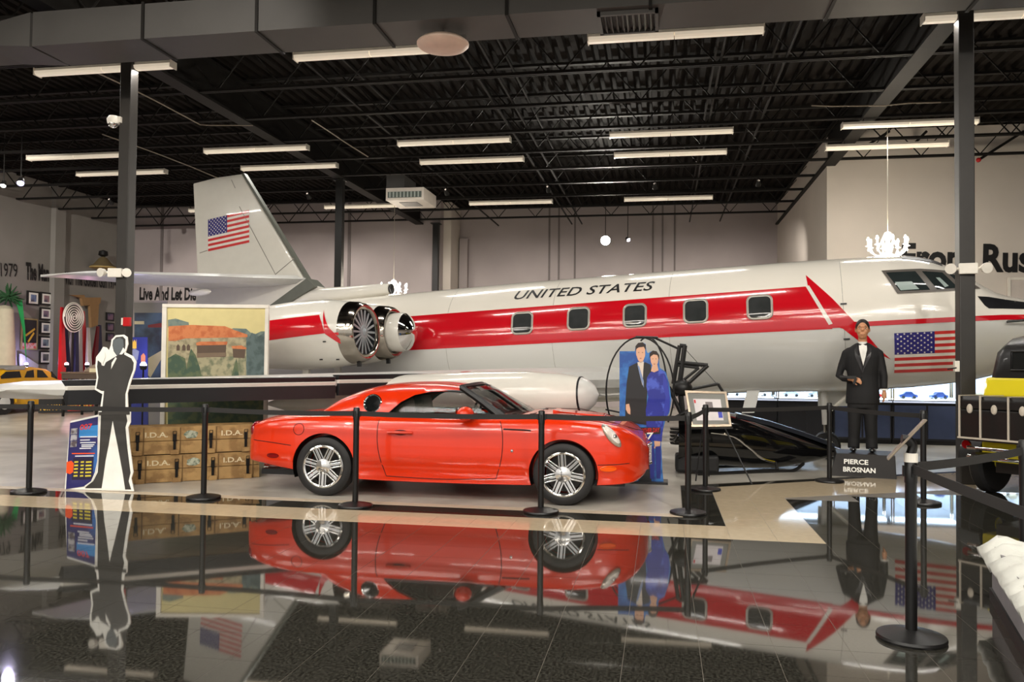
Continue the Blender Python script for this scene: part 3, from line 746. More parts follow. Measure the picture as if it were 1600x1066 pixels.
# wings with slipper tanks
def LE(lat): return -5.49-(lat-3.9)*.925
for sg in (-1, 1):
    def ws(lat, ch, th, z):
        xl = LE(lat); y = sg*lat
        return [(xl, y, z), (xl-.02*ch, y, z+.30*th), (xl-.10*ch, y, z+.48*th), (xl-.35*ch, y, z+.55*th), (xl-ch, y, z+.03), (xl-ch, y, z-.03), (xl-.35*ch, y, z-.45*th), (xl-.10*ch, y, z-.48*th), (xl-.02*ch, y, z-.30*th)]
    wg = MB().loft([ws(.85, 4.4, .46, -.78), ws(3.9, 3.0, .34, -.70), ws(7.15, 1.6, .22, -.62), ws(7.42, 1.2, .12, -.60), ws(7.55, .7, .03, -.60)]).build('wing', m_jg, jet, smooth=True)
    def band(nm, l0, l1, za, zb, off, mt):
        """strip along the leading edge"""
        b = MB(); s_ = []
        for l in (l0, l1):
            x = LE(l); y = sg*l; z0 = -.70+(l-3.9)*.025
            s_.append([(x+off, y, z0+za), (x+off+.015, y, z0+za-.01), (x+off+.015-.02, y, z0+zb), (x+off-.04, y, z0+zb), (x+off-.10, y, z0+za)])
        b.loft(s_).build(nm, mt, wg)
    for l0, l1, dz in ((4.72, 7.1, 0.0), (3.72, 4.68, .025)):
        band('upper_boot', l0, l1, .11+dz, .04+dz, .03, m_jblk)
        band('white_boot_line', l0, l1, .04+dz, -.01+dz, .03, m_jw)
        band('lower_boot', l0, l1, -.01+dz, -.19+dz*1.5, .03, m_jblk)
    tk = MB().lathe([(-7.9, .03), (-7.4, .16), (-6.6, .30), (-5.6, .365), (-4.4, .372), (-3.7, .35), (-3.2, .295), (-2.95, .245)], (0, sg*3.92, -.94), (1, 0, 0), 36).build('slipper_tank', m_jw, jet, smooth=True)
    MB().lathe([(-2.95, .25), (-2.925, .25)], (0, sg*3.92, -.94), (1, 0, 0), 36).build('seam_ring', m_jblk, tk)
    MB().lathe([(-2.925, .24), (-2.85, .205), (-2.76, .13), (-2.70, .0)], (0, sg*3.92, -.94), (1, 0, 0), 36, cap=False).build('nose_cap', m_jg, tk, smooth=True)
    # main gear
    g = MB().tube([(-5.2, sg*1.9, -.9), (-5.3, sg*1.9, -1.5)], .06, 10).build('main_gear', m_jg, jet)
    zg = -2.18+5.3*math.sin(PHI)+.34
    for dy in (-.16, .16):
        MB().lathe([(-.1, .2), (-.1, .30), (-.06, .335), (.06, .335), (.1, .30), (.1, .2)], (-5.3, sg*1.9+dy, zg), (0, 1, 0), 24).build('tyre', m_rubber, g, smooth=True)
        MB().lathe([(-.07, .2), (.07, .2)], (-5.3, sg*1.9+dy, zg), (0, 1, 0), 20).build('hub', m_jg, g)
    MB().tube([(-5.3, sg*1.9, -1.5), (-5.3, sg*1.9, zg)], .04, 8).build('piston', m_chrome, g)
pr_ = hit(745, 583)
MB().ball((-4.6, -3.92, -.575), (.10, .05, .012)).build('red_cap', m_jred, jet)
# nose gear and belly doors
p = F(1290, 704, 0)
q = JI@(Vector((p.x, p.y, 0.17))-C0); gx, gy = q.x, 0.0
zc = (JI@(Vector((0, 0, .19))-C0)).z+0
zfl = -2.18-gx*math.sin(PHI)
g = MB().tube([(gx, 0, -.9), (gx, 0, zfl+.55)], .055, 10).build('nose_gear', m_jg, jet)
MB().tube([(gx, 0, zfl+.6), (gx, 0, zfl+.2)], .035, 10).build('piston', m_chrome, g)
MB().tube([(gx+.05, 0, zfl+.75), (gx+.55, 0, -1.0)], .03, 8).build('drag_brace', m_jw, g)
for dy in (-.13, .13):
    MB().lathe([(-.06, .10), (-.07, .18), (-.04, .215), (.04, .215), (.07, .18), (.06, .10)], (gx, dy, zfl+.217), (0, 1, 0), 24).build('tyre', m_rubber, g, smooth=True)
    MB().lathe([(-.065, .0), (-.065, .11), (.065, .11), (.065, 0)], (gx, dy, zfl+.217), (0, 1, 0), 20).build('hub', m_jw, g, smooth=True)
MB().bp((gx-.10, .25, -1.35), (gx+.5, .28, -1.0)).build('gear_door', m_jg, jet)
a = hit(1165, 608)
MB().add([(a.x+.02, -.30, -1.0), (a.x+.23, -.30, -1.0), (a.x+.12, -.40, -1.40), (a.x-.08, -.40, -1.40), (a.x+.02, -.27, -1.0), (a.x+.23, -.27, -1.0), (a.x+.12, -.37, -1.40), (a.x-.08, -.37, -1.40)], [(0, 1, 2, 3), (7, 6, 5, 4), (0, 4, 5, 1), (1, 5, 6, 2), (2, 6, 7, 3), (3, 7, 4, 0)]).build('air_stair_door', m_jg, jet)
# ================================================================== THE CAR
CX, CY = -2.385, 9.68
m_car = mat('car_paint', (212, 47, 7), .24, coat=.55, var=.015)
m_int = mat('car_interior', (40, 38, 34), .7); m_seat = mat('seat_leather', (126, 118, 98), .5)
m_trimb = mat('car_black_trim', (16, 16, 16), .4); m_gap = mat('panel_gap', (60, 12, 8), .8)
m_cg2 = mat('car_glass', (24, 30, 28), .02, ior=1.45, alpha=.30, spec=.12, var=0)
m_ws = mat('windscreen_glass', (14, 18, 17), .02, ior=1.45, alpha=.55, spec=.15, var=0)
car = thing('roadster', 'glossy orange-red two-seat hardtop car with chrome wheels', 'car', (CX, CY, 0))
ZS = [(-2.43, .62), (-2.36, .74), (-2.25, .80), (-2.05, .85), (-1.76, .882), (-1.15, .90), (-.5, .905), (.1, .905), (.7, .91), (1.2, .915), (1.5, .905), (1.8, .87), (2.0, .82), (2.13, .74), (2.21, .65), (2.25, .58)]
ZT = [(-2.43, .64), (-2.36, .77), (-2.25, .84), (-2.05, .89), (-1.76, .92), (-1.15, .93), (-.5, .93), (.1, .93), (.7, .95), (1.2, .955), (1.5, .935), (1.8, .885), (2.0, .825), (2.13, .745), (2.21, .655), (2.25, .585)]
WD = [(-2.43, .50), (-2.40, .60), (-2.34, .70), (-2.2, .80), (-1.9, .875), (-1.36, .91), (-.6, .90), (.2, .895), (.9, .90), (1.36, .912), (1.7, .89), (1.93, .83), (2.06, .75), (2.15, .64), (2.21, .50), (2.25, .36)]
ZB = [(-2.43, .46), (-2.38, .38), (-2.2, .33), (-1.75, .27), (-1.36, .22), (-.9, .185), (0, .175), (.9, .185), (1.36, .2), (1.75, .21), (2.0, .225), (2.12, .25), (2.21, .32), (2.25, .40)]
def csec(u):
    w_, zb, zs, zt = interp(WD, u), interp(ZB, u), interp(ZS, u), interp(ZT, u)
    h = zs-zb
    zc = min(.37, zb+.45*h); 
    return [(0, zb), (w_*.6, zb), (w_*.90, zb+.005), (w_*.955, zb+.02), (w_*.972, zb+.5*(zc-zb)), (w_*.982, zc-.012), (w_*1.0, zc+.012), (w_*1.0, zc+.25*(zs-zc)), (w_*.998, zc+.5*(zs-zc)), (w_*.985, zc+.72*(zs-zc)), (w_*.965, zs-.06*h/.7), (w_*.935, zs-.025*h/.7), (w_*.89, zs-.005), (w_*.80, zs+.3*(zt-zs)), (w_*.6, zs+.7*(zt-zs)), (w_*.3, zs+.95*(zt-zs)), (0, zt)]
def cside(u, z):
    s_ = csec(u)
    for i in range(2, len(s_)-1):
        if s_[i][1] <= z <= s_[i+1][1]:
            k = (z-s_[i][1])/max(1e-6, s_[i+1][1]-s_[i][1]); return s_[i][0]+(s_[i+1][0]-s_[i][0])*k
    return s_[8][0]
us = [-2.43, -2.42, -2.40, -2.37, -2.33, -2.28, -2.2]+[-2.1+.1*k for k in range(0, 40)]+[1.9, 1.95, 2.0, 2.05, 2.09, 2.13, 2.16, 2.19, 2.21, 2.23, 2.25]
us = sorted(set(round(x, 3) for x in us if -2.43 <= x <= 2.25))
secs = []
for u in us:
    q = csec(u); full = [(u, -a, b) for a, b in q]+[(u, a, b) for a, b in q[-2:0:-1]]
    secs.append(full)
body = MB().loft(secs).build('body', m_car, car)
body.parent = None
for ux in (-1.355, 1.355):
    for sg in (-1, 1):
        c_ = MB().lathe([(-.20, .372), (.20, .372)], (ux, sg*.84, .335), (0, 1, 0), 48).build('cut', m_trimb); boolean(body, c_)
c_ = MB().prism([(-.98, .45), (-.98, 1.3), (.62, 1.3), (.62, .45)], lambda a, b: (a, -.72, b), lambda a, b: (a, .72, b)).build('cut', m_trimb); boolean(body, c_)
smooth_mesh(body.data, .6); body.parent = car
def near(u, z, e=.0, sg=-1): return (u, sg*(cside(u, z)+e), z)
# wheel arch liners, interior tub
for ux in (-1.355, 1.355):
    for sg in (-1, 1):
        b = MB(); n = 28
        ring = [(ux+.368*math.cos(PI*(-.12+1.24*k/n)), .335+.368*math.sin(PI*(-.12+1.24*k/n))) for k in range(n+1)]
        b.loft([[(x, sg*.885, z) for x, z in ring], [(x, sg*.60, z) for x, z in ring]], closed=False, cap=False)
        b.add([(x, sg*.60, z) for x, z in ring], [tuple(range(n+1))]); b.build('wheel_arch', m_trimb, car, smooth=True, fix=False)
MB().bp((-1.0, -.72, .40), (.64, .72, .45)).bp((-1.0, -.72, .4), (-.97, .72, .9)).bp((.60, -.72, .4), (.64, .72, .9)).build('cabin_tub', m_int, car)
for sg in (-1, 1):
    s_ = MB().bp((-.45, sg*.38-.25, .45), (.12, sg*.38+.25, .62)).build('seat', m_seat, car, bevel=.05)
    MB().box((-.55, sg*.38, .82), (.16, .48, .58), M=Matrix.Rotation(-.2, 3, 'Y')).build('seat_back', m_seat, s_, bevel=.06)
    MB().box((-.64, sg*.38, 1.12), (.10, .26, .16)).build('headrest', m_seat, s_, bevel=.045)
    MB().bp((-.97, sg*.735-.01, .45), (.6, sg*.735+.01, .9)).build('door_card', m_int, car)
MB().prism([(.25, .86), (.35, .93), (.66, .93), (.66, .6), (.35, .6)], lambda a, b: (a, -.7, b), lambda a, b: (a, .7, b)).build('dashboard', m_int, car, bevel=.02)
sw = MB().tube([(.12+.05*math.sin(2*PI*k/24), .38+.18*math.cos(2*PI*k/24), .92+.17*math.sin(2*PI*k/24)) for k in range(24)], .016, 8, closed=True)
sw.bar((.12, .22, .92), (.12, .54, .92), .03, .02); sw.tube([(.12, .38, .92), (.4, .38, .8)], .03, 8)
sw.build('steering_wheel', m_trimb, car, smooth=True)
# hard top: shell with window openings
RZ = [(-1.55, .885), (-1.45, .97), (-1.29, 1.09), (-1.1, 1.175), (-.95, 1.225), (-.75, 1.262), (-.55, 1.28), (-.15, 1.285), (.1, 1.265), (.22, 1.25)]
def rsec(u):
    zt = interp(RZ, u); h = zt-.885; k = min(1, h/.38)
    wb_ = .80-.10*max(0, (-u-1.0)/.55); wt = .62*k+.70*(1-k)
    return [(wb_, .875), (wb_*.99+.0, .885+.12*h), (wb_*.95, .885+.4*h), (wb_*.9*.5+wt*.5, .885+.72*h), (wt*.92, .885+.88*h), (wt*.7, .885+.965*h), (wt*.35, .885+.995*h), (0, zt)]
def rside(u, z):
    s_ = rsec(u)
    for i in range(len(s_)-1):
        if s_[i][1] <= z <= s_[i+1][1]:
            k = (z-s_[i][1])/max(1e-6, s_[i+1][1]-s_[i][1]); return s_[i][0]+(s_[i+1][0]-s_[i][0])*k
    return s_[0][0]
secs = []
for k in range(37):
    u = -1.55+1.77*k/36; q = rsec(u); o_ = [(u, -a, b) for a, b in q]+[(u, a, b) for a, b in q[-2::-1]]
    qi = [(max(0, a-.035) if a > 0 else 0, b-(.03 if i > 2 else 0)) for i, (a, b) in enumerate(q)]
    i_ = [(u, a, b) for a, b in qi]+[(u, -a, b) for a, b in qi[-2::-1]]
    secs.append(o_+i_)
top = MB().loft(secs).build('hard_top', m_car, car); top.parent = None
wpoly = [(-.70, .86), (-.62, .96), (-.50, 1.07), (-.36, 1.145), (-.18, 1.185), (.05, 1.195), (.30, 1.19), (.30, .86)]
c_ = MB().prism(wpoly, lambda a, b: (a, -1.2, b), lambda a, b: (a, 1.2, b)).build('cut', m_trimb); boolean(top, c_)
c_ = MB().lathe([(-1.2, .092), (1.2, .092)], (-.835, 0, 1.045), (0, 1, 0), 32).build('cut', m_trimb); boolean(top, c_)
smooth_mesh(top.data, .6); top.parent = car
for sg in (-1, 1):
    pw = MB().lathe([(-.012, .0), (-.01, .095), (.004, .095), (.0, .0)], (-.835, sg*(rside(-.835, 1.045)-.012), 1.045), (0, sg, .35), 28).build('porthole_window', m_glass, car)
    MB().tube([Vector((-.835, sg*(rside(-.835, 1.045)-.002), 1.045))+Vector((.1*math.cos(2*PI*k/28), -sg*.035*math.sin(2*PI*k/28), .095*math.sin(2*PI*k/28))) for k in range(28)], .010, 6, closed=True).build('chrome_ring', m_chrome, pw, smooth=True)
    # side glass and its seals
    gp = [(-.70, .875), (-.62, .96), (-.50, 1.07), (-.36, 1.145), (-.18, 1.185), (.05, 1.195), (.20, 1.185), (.56, .875)]
    def gl(a, b, e=0): 
        k = (b-.875)/.32; return (a, sg*(.775-.17*k+e), b)
    sgl = MB().prism(gp, lambda a, b: gl(a, b), lambda a, b: gl(a, b, -.006)).build('side_window', m_cg2, car)
    MB().tube([gl(a, b, .006) for a, b in curve_pts([(a, b, 0) for a, b in gp[:7]], 4) for a, b in [(a, b)]] if False else [gl(p.x, p.y, .006) for p in curve_pts([(a, b, 0) for a, b in gp[:7]], 4)], .013, 6).build('window_seal', m_trimb, sgl)
    MB().bar(gl(-.72, .90, .015), gl(.60, .90, .015), .03, .065).build('belt_moulding', m_trimb, car)
    # A pillar
    MB().tube([(.16, sg*.60, 1.235), (.40, sg*.665, 1.09), (.68, sg*.745, .90)], [.036, .042, .052], 8).build('windscreen_pillar', m_trimb, car, smooth=True)
MB().tube([(.16+.06*math.cos(PI*k/20*1.0-PI/2), -.60+1.2*k/20, 1.24+.02*math.sin(PI*k/20)) for k in range(21)], .028, 8).build('windscreen_header', m_trimb, car, smooth=True)
# windscreen
b = MB(); rows = []
for i in range(7):
    t_ = i/6; u0 = .20+.60*t_; z0 = 1.24-.33*t_; hw = .585+.15*t_
    rows.append([(u0+.16*(1-(2*k/14-1)**2), hw*(2*k/14-1), z0) for k in range(15)])
b.loft(rows, closed=False, cap=False); ws_ = b.build('windscreen', m_ws, car, smooth=True, fix=False)
md = ws_.modifiers.new('s', 'SOLIDIFY'); md.thickness = .005; bake(ws_)
MB().prism([(.62, .90), (.98, .955), (.98, .90)], lambda a, b: (a, -.66, b), lambda a, b: (a, .66, b)).build('cowl', m_trimb, car)
MB().tube([(.8, -.3, .965), (.72, .25, 1.0)], .008, 6).tube([(.85, .1, .965), (.74, .6, .98)], .008, 6).build('wiper', m_trimb, car)
# mirrors
for sg in (-1, 1):
    mi_ = MB().ball((.30, sg*.985, .965), (.095, .115, .078), M=Matrix.Rotation(.1, 3, 'X')).build('door_mirror', m_car, car, smooth=True)
    MB().bar((.36, sg*.85, .92), (.32, sg*.95, .94), .06, .035).build('mirror_arm', m_trimb, mi_)
    MB().lathe([(0, .0), (0, .068), (.006, .068), (.006, 0)], (.21, sg*.985, .965), (-1, 0, 0), 16).build('mirror_glass', m_chrome, mi_)
# panel gaps, handles, lamps, marks
for sg in (-1, 1):
    def ln(pts, nm='panel_gap', mt=m_gap, r=.0045):
        MB().tube([near(p.x, p.y, .0005, sg) for p in curve_pts([(a, b, 0) for a, b in pts], 5)], r, 5).build(nm, mt, car)
    ln([(-.715, .87), (-.725, .78), (-.72, .62), (-.69, .46), (-.62, .25)])
    ln([(.66, .88), (.69, .76), (.695, .60), (.675, .44), (.62, .26)])
    ln([(-.62, .25), (0, .235), (.62, .26)])
    ln([(.70, .80), (.95, .795), (1.0, .79)], 'fender_vent', m_trimb, .009)
    ln([(-2.27, .60), (-2.0, .585), (-1.75, .56)])
    ln([(2.05, .46), (1.9, .45), (1.72, .445)])
    # door handle
    dh = MB().tube([near(-.60, .735, .012, sg), near(-.52, .738, .028, sg), near(-.40, .738, .028, sg), near(-.32, .735, .012, sg)], .017, 8).build('door_handle', m_car, car, smooth=True)
    MB().ball(near(-.46, .733, -.01, sg), (.10, .02, .035)).build('handle_recess', m_gap, dh, smooth=True)
    # side markers
    ov = [near(-1.98+.075*math.cos(2*PI*k/20), .435+.022*math.sin(2*PI*k/20), .004, sg) for k in range(20)]
    MB().add(ov, [tuple(range(20))]).tube(ov, .006, 4, closed=True).build('rear_marker', mat('marker_red', (120, 8, 10), .2), car)
    ov = [near(1.83+.085*math.cos(2*PI*k/20), .405+.026*math.sin(2*PI*k/20), .004, sg) for k in range(20)]
    MB().add(ov, [tuple(range(20))]).tube(ov, .006, 4, closed=True).build('front_marker', mat('marker_amber', (226, 84, 8), .2), car)
    # headlamp: slanted oval lens let into the wing
    a_ = Vector(near(1.76, .87, .0, sg)); c_ = Vector(near(1.96, .64, .0, sg)); mid_ = Vector(near(1.86, .755, -.012, sg)); d_ = (c_-a_).normalized()
    nr = Vector((.55, sg*.75, .35)).normalized(); sd = d_.cross(nr).normalized(); nr = sd.cross(d_).normalized()
    R_ = Matrix((d_, sd, nr)).transposed()
    hl = MB().ball(mid_, ((c_-a_).length*.5, .062, .04), 22, 10, M=R_).build('headlamp', mat('lamp_bezel', (200, 190, 176), .1, .7), car, smooth=True)
    MB().ball(mid_+nr*.012, ((c_-a_).length*.42, .048, .036), 20, 10, M=R_).build('lamp_lens', mat('lamp_lens', (214, 206, 196), .05, ior=1.5, coat=1), hl, smooth=True)
    MB().ball(mid_+nr*.02+d_*.03, (.035, .035, .033), 14, 8, M=R_).build('lamp_bulb', m_chrome, hl, smooth=True)
    # tail lamp
    MB().ball((-2.30, sg*.60, .70), (.07, .13, .11)).build('tail_lamp', mat('tail_red', (120, 6, 12), .1, coat=1), car, smooth=True)
    p_ = near(.80, .57, .003, sg); MB().lathe([(0, .0), (0, .018), (.006, .014), (.008, 0)], p_, (0, sg, 0), 12).build('badge', m_chrome, car)
    # fuel cap on the near quarter
    ov = [near(-1.66+.065*math.cos(2*PI*k/24), .745+.065*math.sin(2*PI*k/24), .001, sg) for k in range(24)]
    MB().tube(ov, .0035, 4, closed=True).build('fuel_cap_gap', m_gap, car)
# grille
gr = MB(); ovg = [(2.25+.02*0, .34*math.cos(2*PI*k/36), .50+.115*math.sin(2*PI*k/36)) for k in range(36)]
g0 = MB().add([(2.262-.25*(abs(y)/.36)**2*.6, y, z) for x, y, z in ovg], [tuple(range(36))]).build('grille', m_trimb, car)
MB().tube([(2.268-.25*(abs(y)/.36)**2*.6, y, z) for x, y, z in ovg], .016, 8, closed=True).build('grille_ring', m_chrome, g0, smooth=True)
for k in range(-5, 6):
    y = k*.056; hz = .112*math.sqrt(max(0, 1-(y/.34)**2)); x = 2.270-.25*(abs(y)/.36)**2*.6
    MB().bar((x, y, .50-hz), (x, y, .50+hz), .008, .008).build('grille_bar', m_chrome, g0)
for k in range(-2, 3):
    z = .50+k*.04; hy = .335*math.sqrt(max(0, 1-((z-.5)/.115)**2))
    MB().tube([(2.270-.25*(abs(hy*(q/6-1))/.36)**2*.6, hy*(q/6-1), z) for q in range(13)], .005, 5).build('grille_bar', m_chrome, g0)
for sg in (-1, 1):
    MB().ball((2.11, sg*.42, .36), (.03, .055, .045)).build('fog_lamp', mat('lamp_lens', (214, 206, 196), .05), car, smooth=True)
MB().prism([(1.75, .93), (1.55, .945), (1.25, .965), (1.15, .985), (1.15, .95), (1.75, .91)], lambda a, b: (a, -.22, b), lambda a, b: (a, .22, b)).build('hood_scoop', m_car, car, bevel=.012)
MB().tube([(.95, -.62, .955), (1.4, -.60, .955), (1.85, -.5, .875), (2.1, -.34, .79), (2.17, 0, .755), (2.1, .34, .79), (1.85, .5, .875), (1.4, .60, .955), (.95, .62, .955)], .004, 4).build('hood_gap', m_gap, car)
# wheels
m_alloy = mat('polished_alloy', (232, 230, 226), .16, 1.0, var=.01)
def make_wheel():
    wh = bpy.data.objects.new('wheel', None); C.objects.link(wh); wh.parent = car
    MB().lathe([(-.10, .222), (-.115, .25), (-.115, .295), (-.095, .325), (-.05, .334), (.05, .334), (.095, .325), (.115, .295), (.115, .25), (.10, .222)], ax=(0, 1, 0), n=48, cap=False).build('tyre', m_rubber, wh, smooth=True)
    MB().lathe([(-.117, .214), (-.124, .226), (-.116, .240), (-.105, .216), (-.07, .212), (.10, .205)], ax=(0, 1, 0), n=48, cap=False).build('rim', m_alloy, wh, smooth=True)
    MB().lathe([(.02, .0), (.02, .20)], ax=(0, 1, 0), n=30, cap=False).build('brake_disc', mat('brake', (60, 58, 56), .4, .6), wh)
    sp = None
    for k in range(7):
        a = 2*PI*k/7+.2; d = Vector((math.cos(a), 0, math.sin(a))); s_ = Vector((-math.sin(a), 0, math.cos(a)))
        for q, wd in ((-.034, .016), (0.0, .030), (.034, .016)):
            MB().bar(d*.055+s_*q+Vector((0, -.098, 0)), d*.222+s_*q+Vector((0, -.108, 0)), wd, .024, up=(0, 1, 0)).build('spoke', m_alloy, wh, bevel=.003)
    MB().lathe([(-.125, 0), (-.125, .03), (-.118, .045), (-.112, .085), (-.09, .095), (-.06, .09)], ax=(0, 1, 0), n=28, cap=False).build('hub_cap', m_alloy, wh, smooth=True)
    return wh
w0 = make_wheel(); w0.location = (-1.355, -.785, .334)
for (ux, yy, rz) in ((1.355, -.785, 0), (-1.355, .785, PI), (1.355, .785, PI)):
    r_ = w0.copy(); C.objects.link(r_); r_.parent = car; r_.location = (ux, yy, .334); r_.rotation_euler = (0, .35 if rz == 0 else 0, rz)
    for ch in list(w0.children):
        c2 = ch.copy(); C.objects.link(c2); c2.parent = r_
MB().bp((-2.2, -.7, .2), (2.0, .7, .26)).build('underbody', m_trimb, car)
MB().tube([(-2.1, -.45, .26), (-2.28, -.45, .26)], .035, 10).tube([(-2.1, .45, .26), (-2.28, .45, .26)], .035, 10).build('exhaust_pipe', m_chrome, car)
# ================================================================== BARRIERS
m_post = mat('post_black', (15, 14, 14), .38, var=.05); m_belt = mat('belt_black', (34, 32, 31), .8)
def stanchion(p, lab, h=1.035):
    t = thing('stanchion', lab, 'stanchion', (p[0], p[1], 0), group='black belt stanchions')
    MB().lathe([(0, .18), (.012, .185), (.025, .18), (.04, .12), (.05, .05), (.055, .035)], n=32).build('base', m_post, t, smooth=True)
    MB().lathe([(.05, .031), (h-.13, .031)], n=16).build('pole', m_post, t, smooth=True)
    MB().lathe([(h-.13, .034), (h-.01, .034), (h, .026), (h+.002, 0)], n=16).build('belt_head', m_post, t, smooth=True)
    for a in range(4):
        MB().box((.036*math.cos(a*PI/2), .036*math.sin(a*PI/2), h-.065), (.016, .016, .06)).build('belt_slot', m_post, t)
    return t
def belt(t, q, z=.972, sag=.012, hb=.052):
    o = Vector(t.location); d = Vector((q[0]-o.x, q[1]-o.y, 0)); L = d.length; n = d.cross(Vector((0, 0, 1))).normalized()*.002
    pa = []
    for k in range(13):
        s_ = k/12; c = d*(.034/L+s_*(1-.068/L)); zz = z-sag*4*s_*(1-s_)
        pa.append([c+n+Vector((0, 0, zz+hb/2)), c-n+Vector((0, 0, zz+hb/2)), c-n+Vector((0, 0, zz-hb/2)), c+n+Vector((0, 0, zz-hb/2))])
    MB().loft(pa).build('belt', m_belt, t)
SP = [(F(45, 770), 'black stanchion at the far left beside the yellow car'), (F(318, 779), 'black stanchion in front of the wooden crates'), (F(555, 792), 'black stanchion beside the rear wheel of the orange car'), (F(845, 801), 'black stanchion beside the front wheel of the orange car'), (F(1075, 803), 'black stanchion right of the couple cutout, at the corner of the rope line'), (F(1102, 766), 'black stanchion in front of the framed print on the easel'), (F(1296, 753), 'black stanchion left of the tuxedo figure'), (F(1443, 787), 'black stanchion behind the sign post, right of the tuxedo figure')]
ST = [stanchion(p, l) for p, l in SP]
for i in range(7): belt(ST[i], SP[i+1][0])
s0 = stanchion((-9.4, 8.15), 'black stanchion beyond the left edge of the picture'); belt(s0, SP[0][0])
# sign post with a tilted board, close to the camera
pH = F(1424, 999)
sp_ = stanchion(pH, 'near black stanchion carrying a tilted sign board', 1.0)
MB().lathe([(.985, .037), (1.035, .037)], n=18).build('white_collar', m_white, sp_)
g_ = lambda u, v: Y(u, v, pH.y)-Vector((pH.x, pH.y, 0))
MB().tube(curve_pts([(0, 0, 1.03), g_(1426, 697), g_(1419, 688), g_(1409, 686)], 5), .026, 10).build('gooseneck', m_post, sp_, smooth=True)
a = g_(1387, 718); b = g_(1447, 656)
bd = (b-a); vd = ray(1417, 687).normalized(); nrm = bd.cross(vd).normalized(); vd = (vd+nrm*.03).normalized()
MB().loft([[a+vd*y+nrm*e for y, e in ((-.07, .006), (.28, .006), (.28, -.006), (-.07, -.006))], [b+vd*y+nrm*e for y, e in ((-.07, .006), (.28, .006), (.28, -.006), (-.07, -.006))]]).build('sign_board', mat('sign_board', (112, 100, 84), .4), sp_, bevel=.003)
pJ = (2.42, 6.15); sJ = stanchion(pJ, 'black stanchion at the right edge behind the white snow display', 1.03)
belt(sp_, pJ, .955); pK = (1.52, 2.3); sK = stanchion(pK, 'nearest black stanchion just outside the right edge'); belt(sp_, pK, .95, .02)
# ================================================================== SILHOUETTE CUTOUT
YS = 8.56
def sx(u, v): p = Y(u, v, YS); return (p.x, p.z)
m_cardw = mat('card_white', (236, 234, 226), .5); m_sil = mat('silhouette_print', (60, 58, 56), .3, coat=.3, var=.1)
base = F(160, 767); t = thing('standee', 'tall black silhouette cutout of a suited man with white outline and poster', 'standee', (0, 0, 0))
def pl(name, pts, mt, par, y0, y1, label=None): 
    q = [sx(*p) for p in pts]; q = [(a, max(.002, b)) for a, b in q]
    return MB().prism(q, lambda a, b: (a, y0, b), lambda a, b: (a, y1, b)).build(name, mt, par, label=label)
out = [(209, 768), (205, 748), (208, 738), (203, 700), (200, 668), (204, 660), (204, 644), (200, 640), (199, 615), (205, 595), (211, 578), (213, 566), (208, 557), (196, 551), (200, 538), (199, 527), (193, 523), (181, 524), (174, 531), (173, 540), (170, 548), (166, 543), (161, 542), (157, 549), (150, 558), (149, 572), (151, 590), (148, 609), (158, 615), (160, 616), (156, 640), (154, 642), (154, 648), (110, 658), (106, 700), (101, 768)]
bk = pl('back_board', out, m_cardw, t, YS, YS+.012)
pl('black_figure', [(205, 765), (201, 752), (204, 739), (199, 700), (196, 668), (199, 658), (196, 640), (196, 616), (202, 594), (208, 578), (209, 567), (205, 560), (194, 554), (196, 540), (196, 530), (192, 526), (182, 527), (177, 532), (176, 540), (178, 549), (183, 556), (173, 562), (166, 566), (163, 572), (159, 571), (156, 562), (153, 564), (152, 573), (154, 590), (151, 607), (159, 611), (163, 611), (160, 640), (158, 648), (156, 700), (153, 738), (146, 752), (136, 760), (133, 763), (159, 763), (165, 720), (171, 690), (176, 660), (183, 690), (192, 738), (196, 765)], m_sil, t, YS-.004, YS)
pl('leg_gap', [(176.5, 658), (159, 764), (196, 766), (192, 740)], m_cardw, t, YS-.005, YS-.001)
pl('shirt_front', [(181, 558), (183, 560), (174, 577), (175, 567)], m_cardw, t, YS-.006, YS-.004)
pl('collar_edge', [(191, 541), (197, 548), (191, 554), (187, 554), (190, 548)], m_cardw, t, YS-.006, YS-.004)
pl('raised_hand', [(152, 562), (156, 556), (160, 549), (164, 551), (165, 558), (161, 569), (157, 566)], m_cardw, t, YS-.006, YS-.004)
pl('face_tone', [(178, 531), (188, 528), (193, 531), (194, 541), (189, 551), (184, 556), (179, 549), (177, 540)], mat('face_tone', (92, 98, 100), .4), t, YS-.0065, YS-.004)
pl('belt_tape', [(155, 644), (203, 643), (203, 648), (155, 649)], mat('clear_tape', (66, 64, 62), .1), t, YS-.008, YS-.004)
po = pl('poster', [(110, 661), (154.5, 651), (154, 690), (153, 720), (150, 738), (144, 752), (133, 760), (103.5, 765)], mat('poster_blue', (48, 46, 100), .3, coat=.3, rgb2=(60, 120, 190), n2=1.6, n2pos=(.55, .75)), t, YS-.006, YS)
m_pw = mat('poster_white', (220, 220, 226), .4); m_py = mat('poster_yellow', (214, 196, 60), .4); m_por = mat('poster_orange', (232, 84, 34), .4)
pl('sky_patch', [(125, 668), (154, 664), (154, 682), (124, 684)], mat('poster_sky', (56, 132, 196), .4), po, YS-.0075, YS-.006)
for k in range(3): pl('photo', [(112-.4*k, 670+10*k), (122-.4*k, 669+10*k), (121-.4*k, 678+10*k), (111-.4*k, 679+10*k)], mat('photo_grey', (168, 166, 170), .4, rgb2=(90, 80, 84), n2=14), po, YS-.008, YS-.006)
a = Y(126, 672, YS); b = Y(146, 670, YS); place_text('poster_numerals', '007', (a.x, YS-.008, a.z), (b.x, YS-.008, b.z), .062, mat('poster_numeral', (206, 60, 60), .4), po, .02, .2, .001)
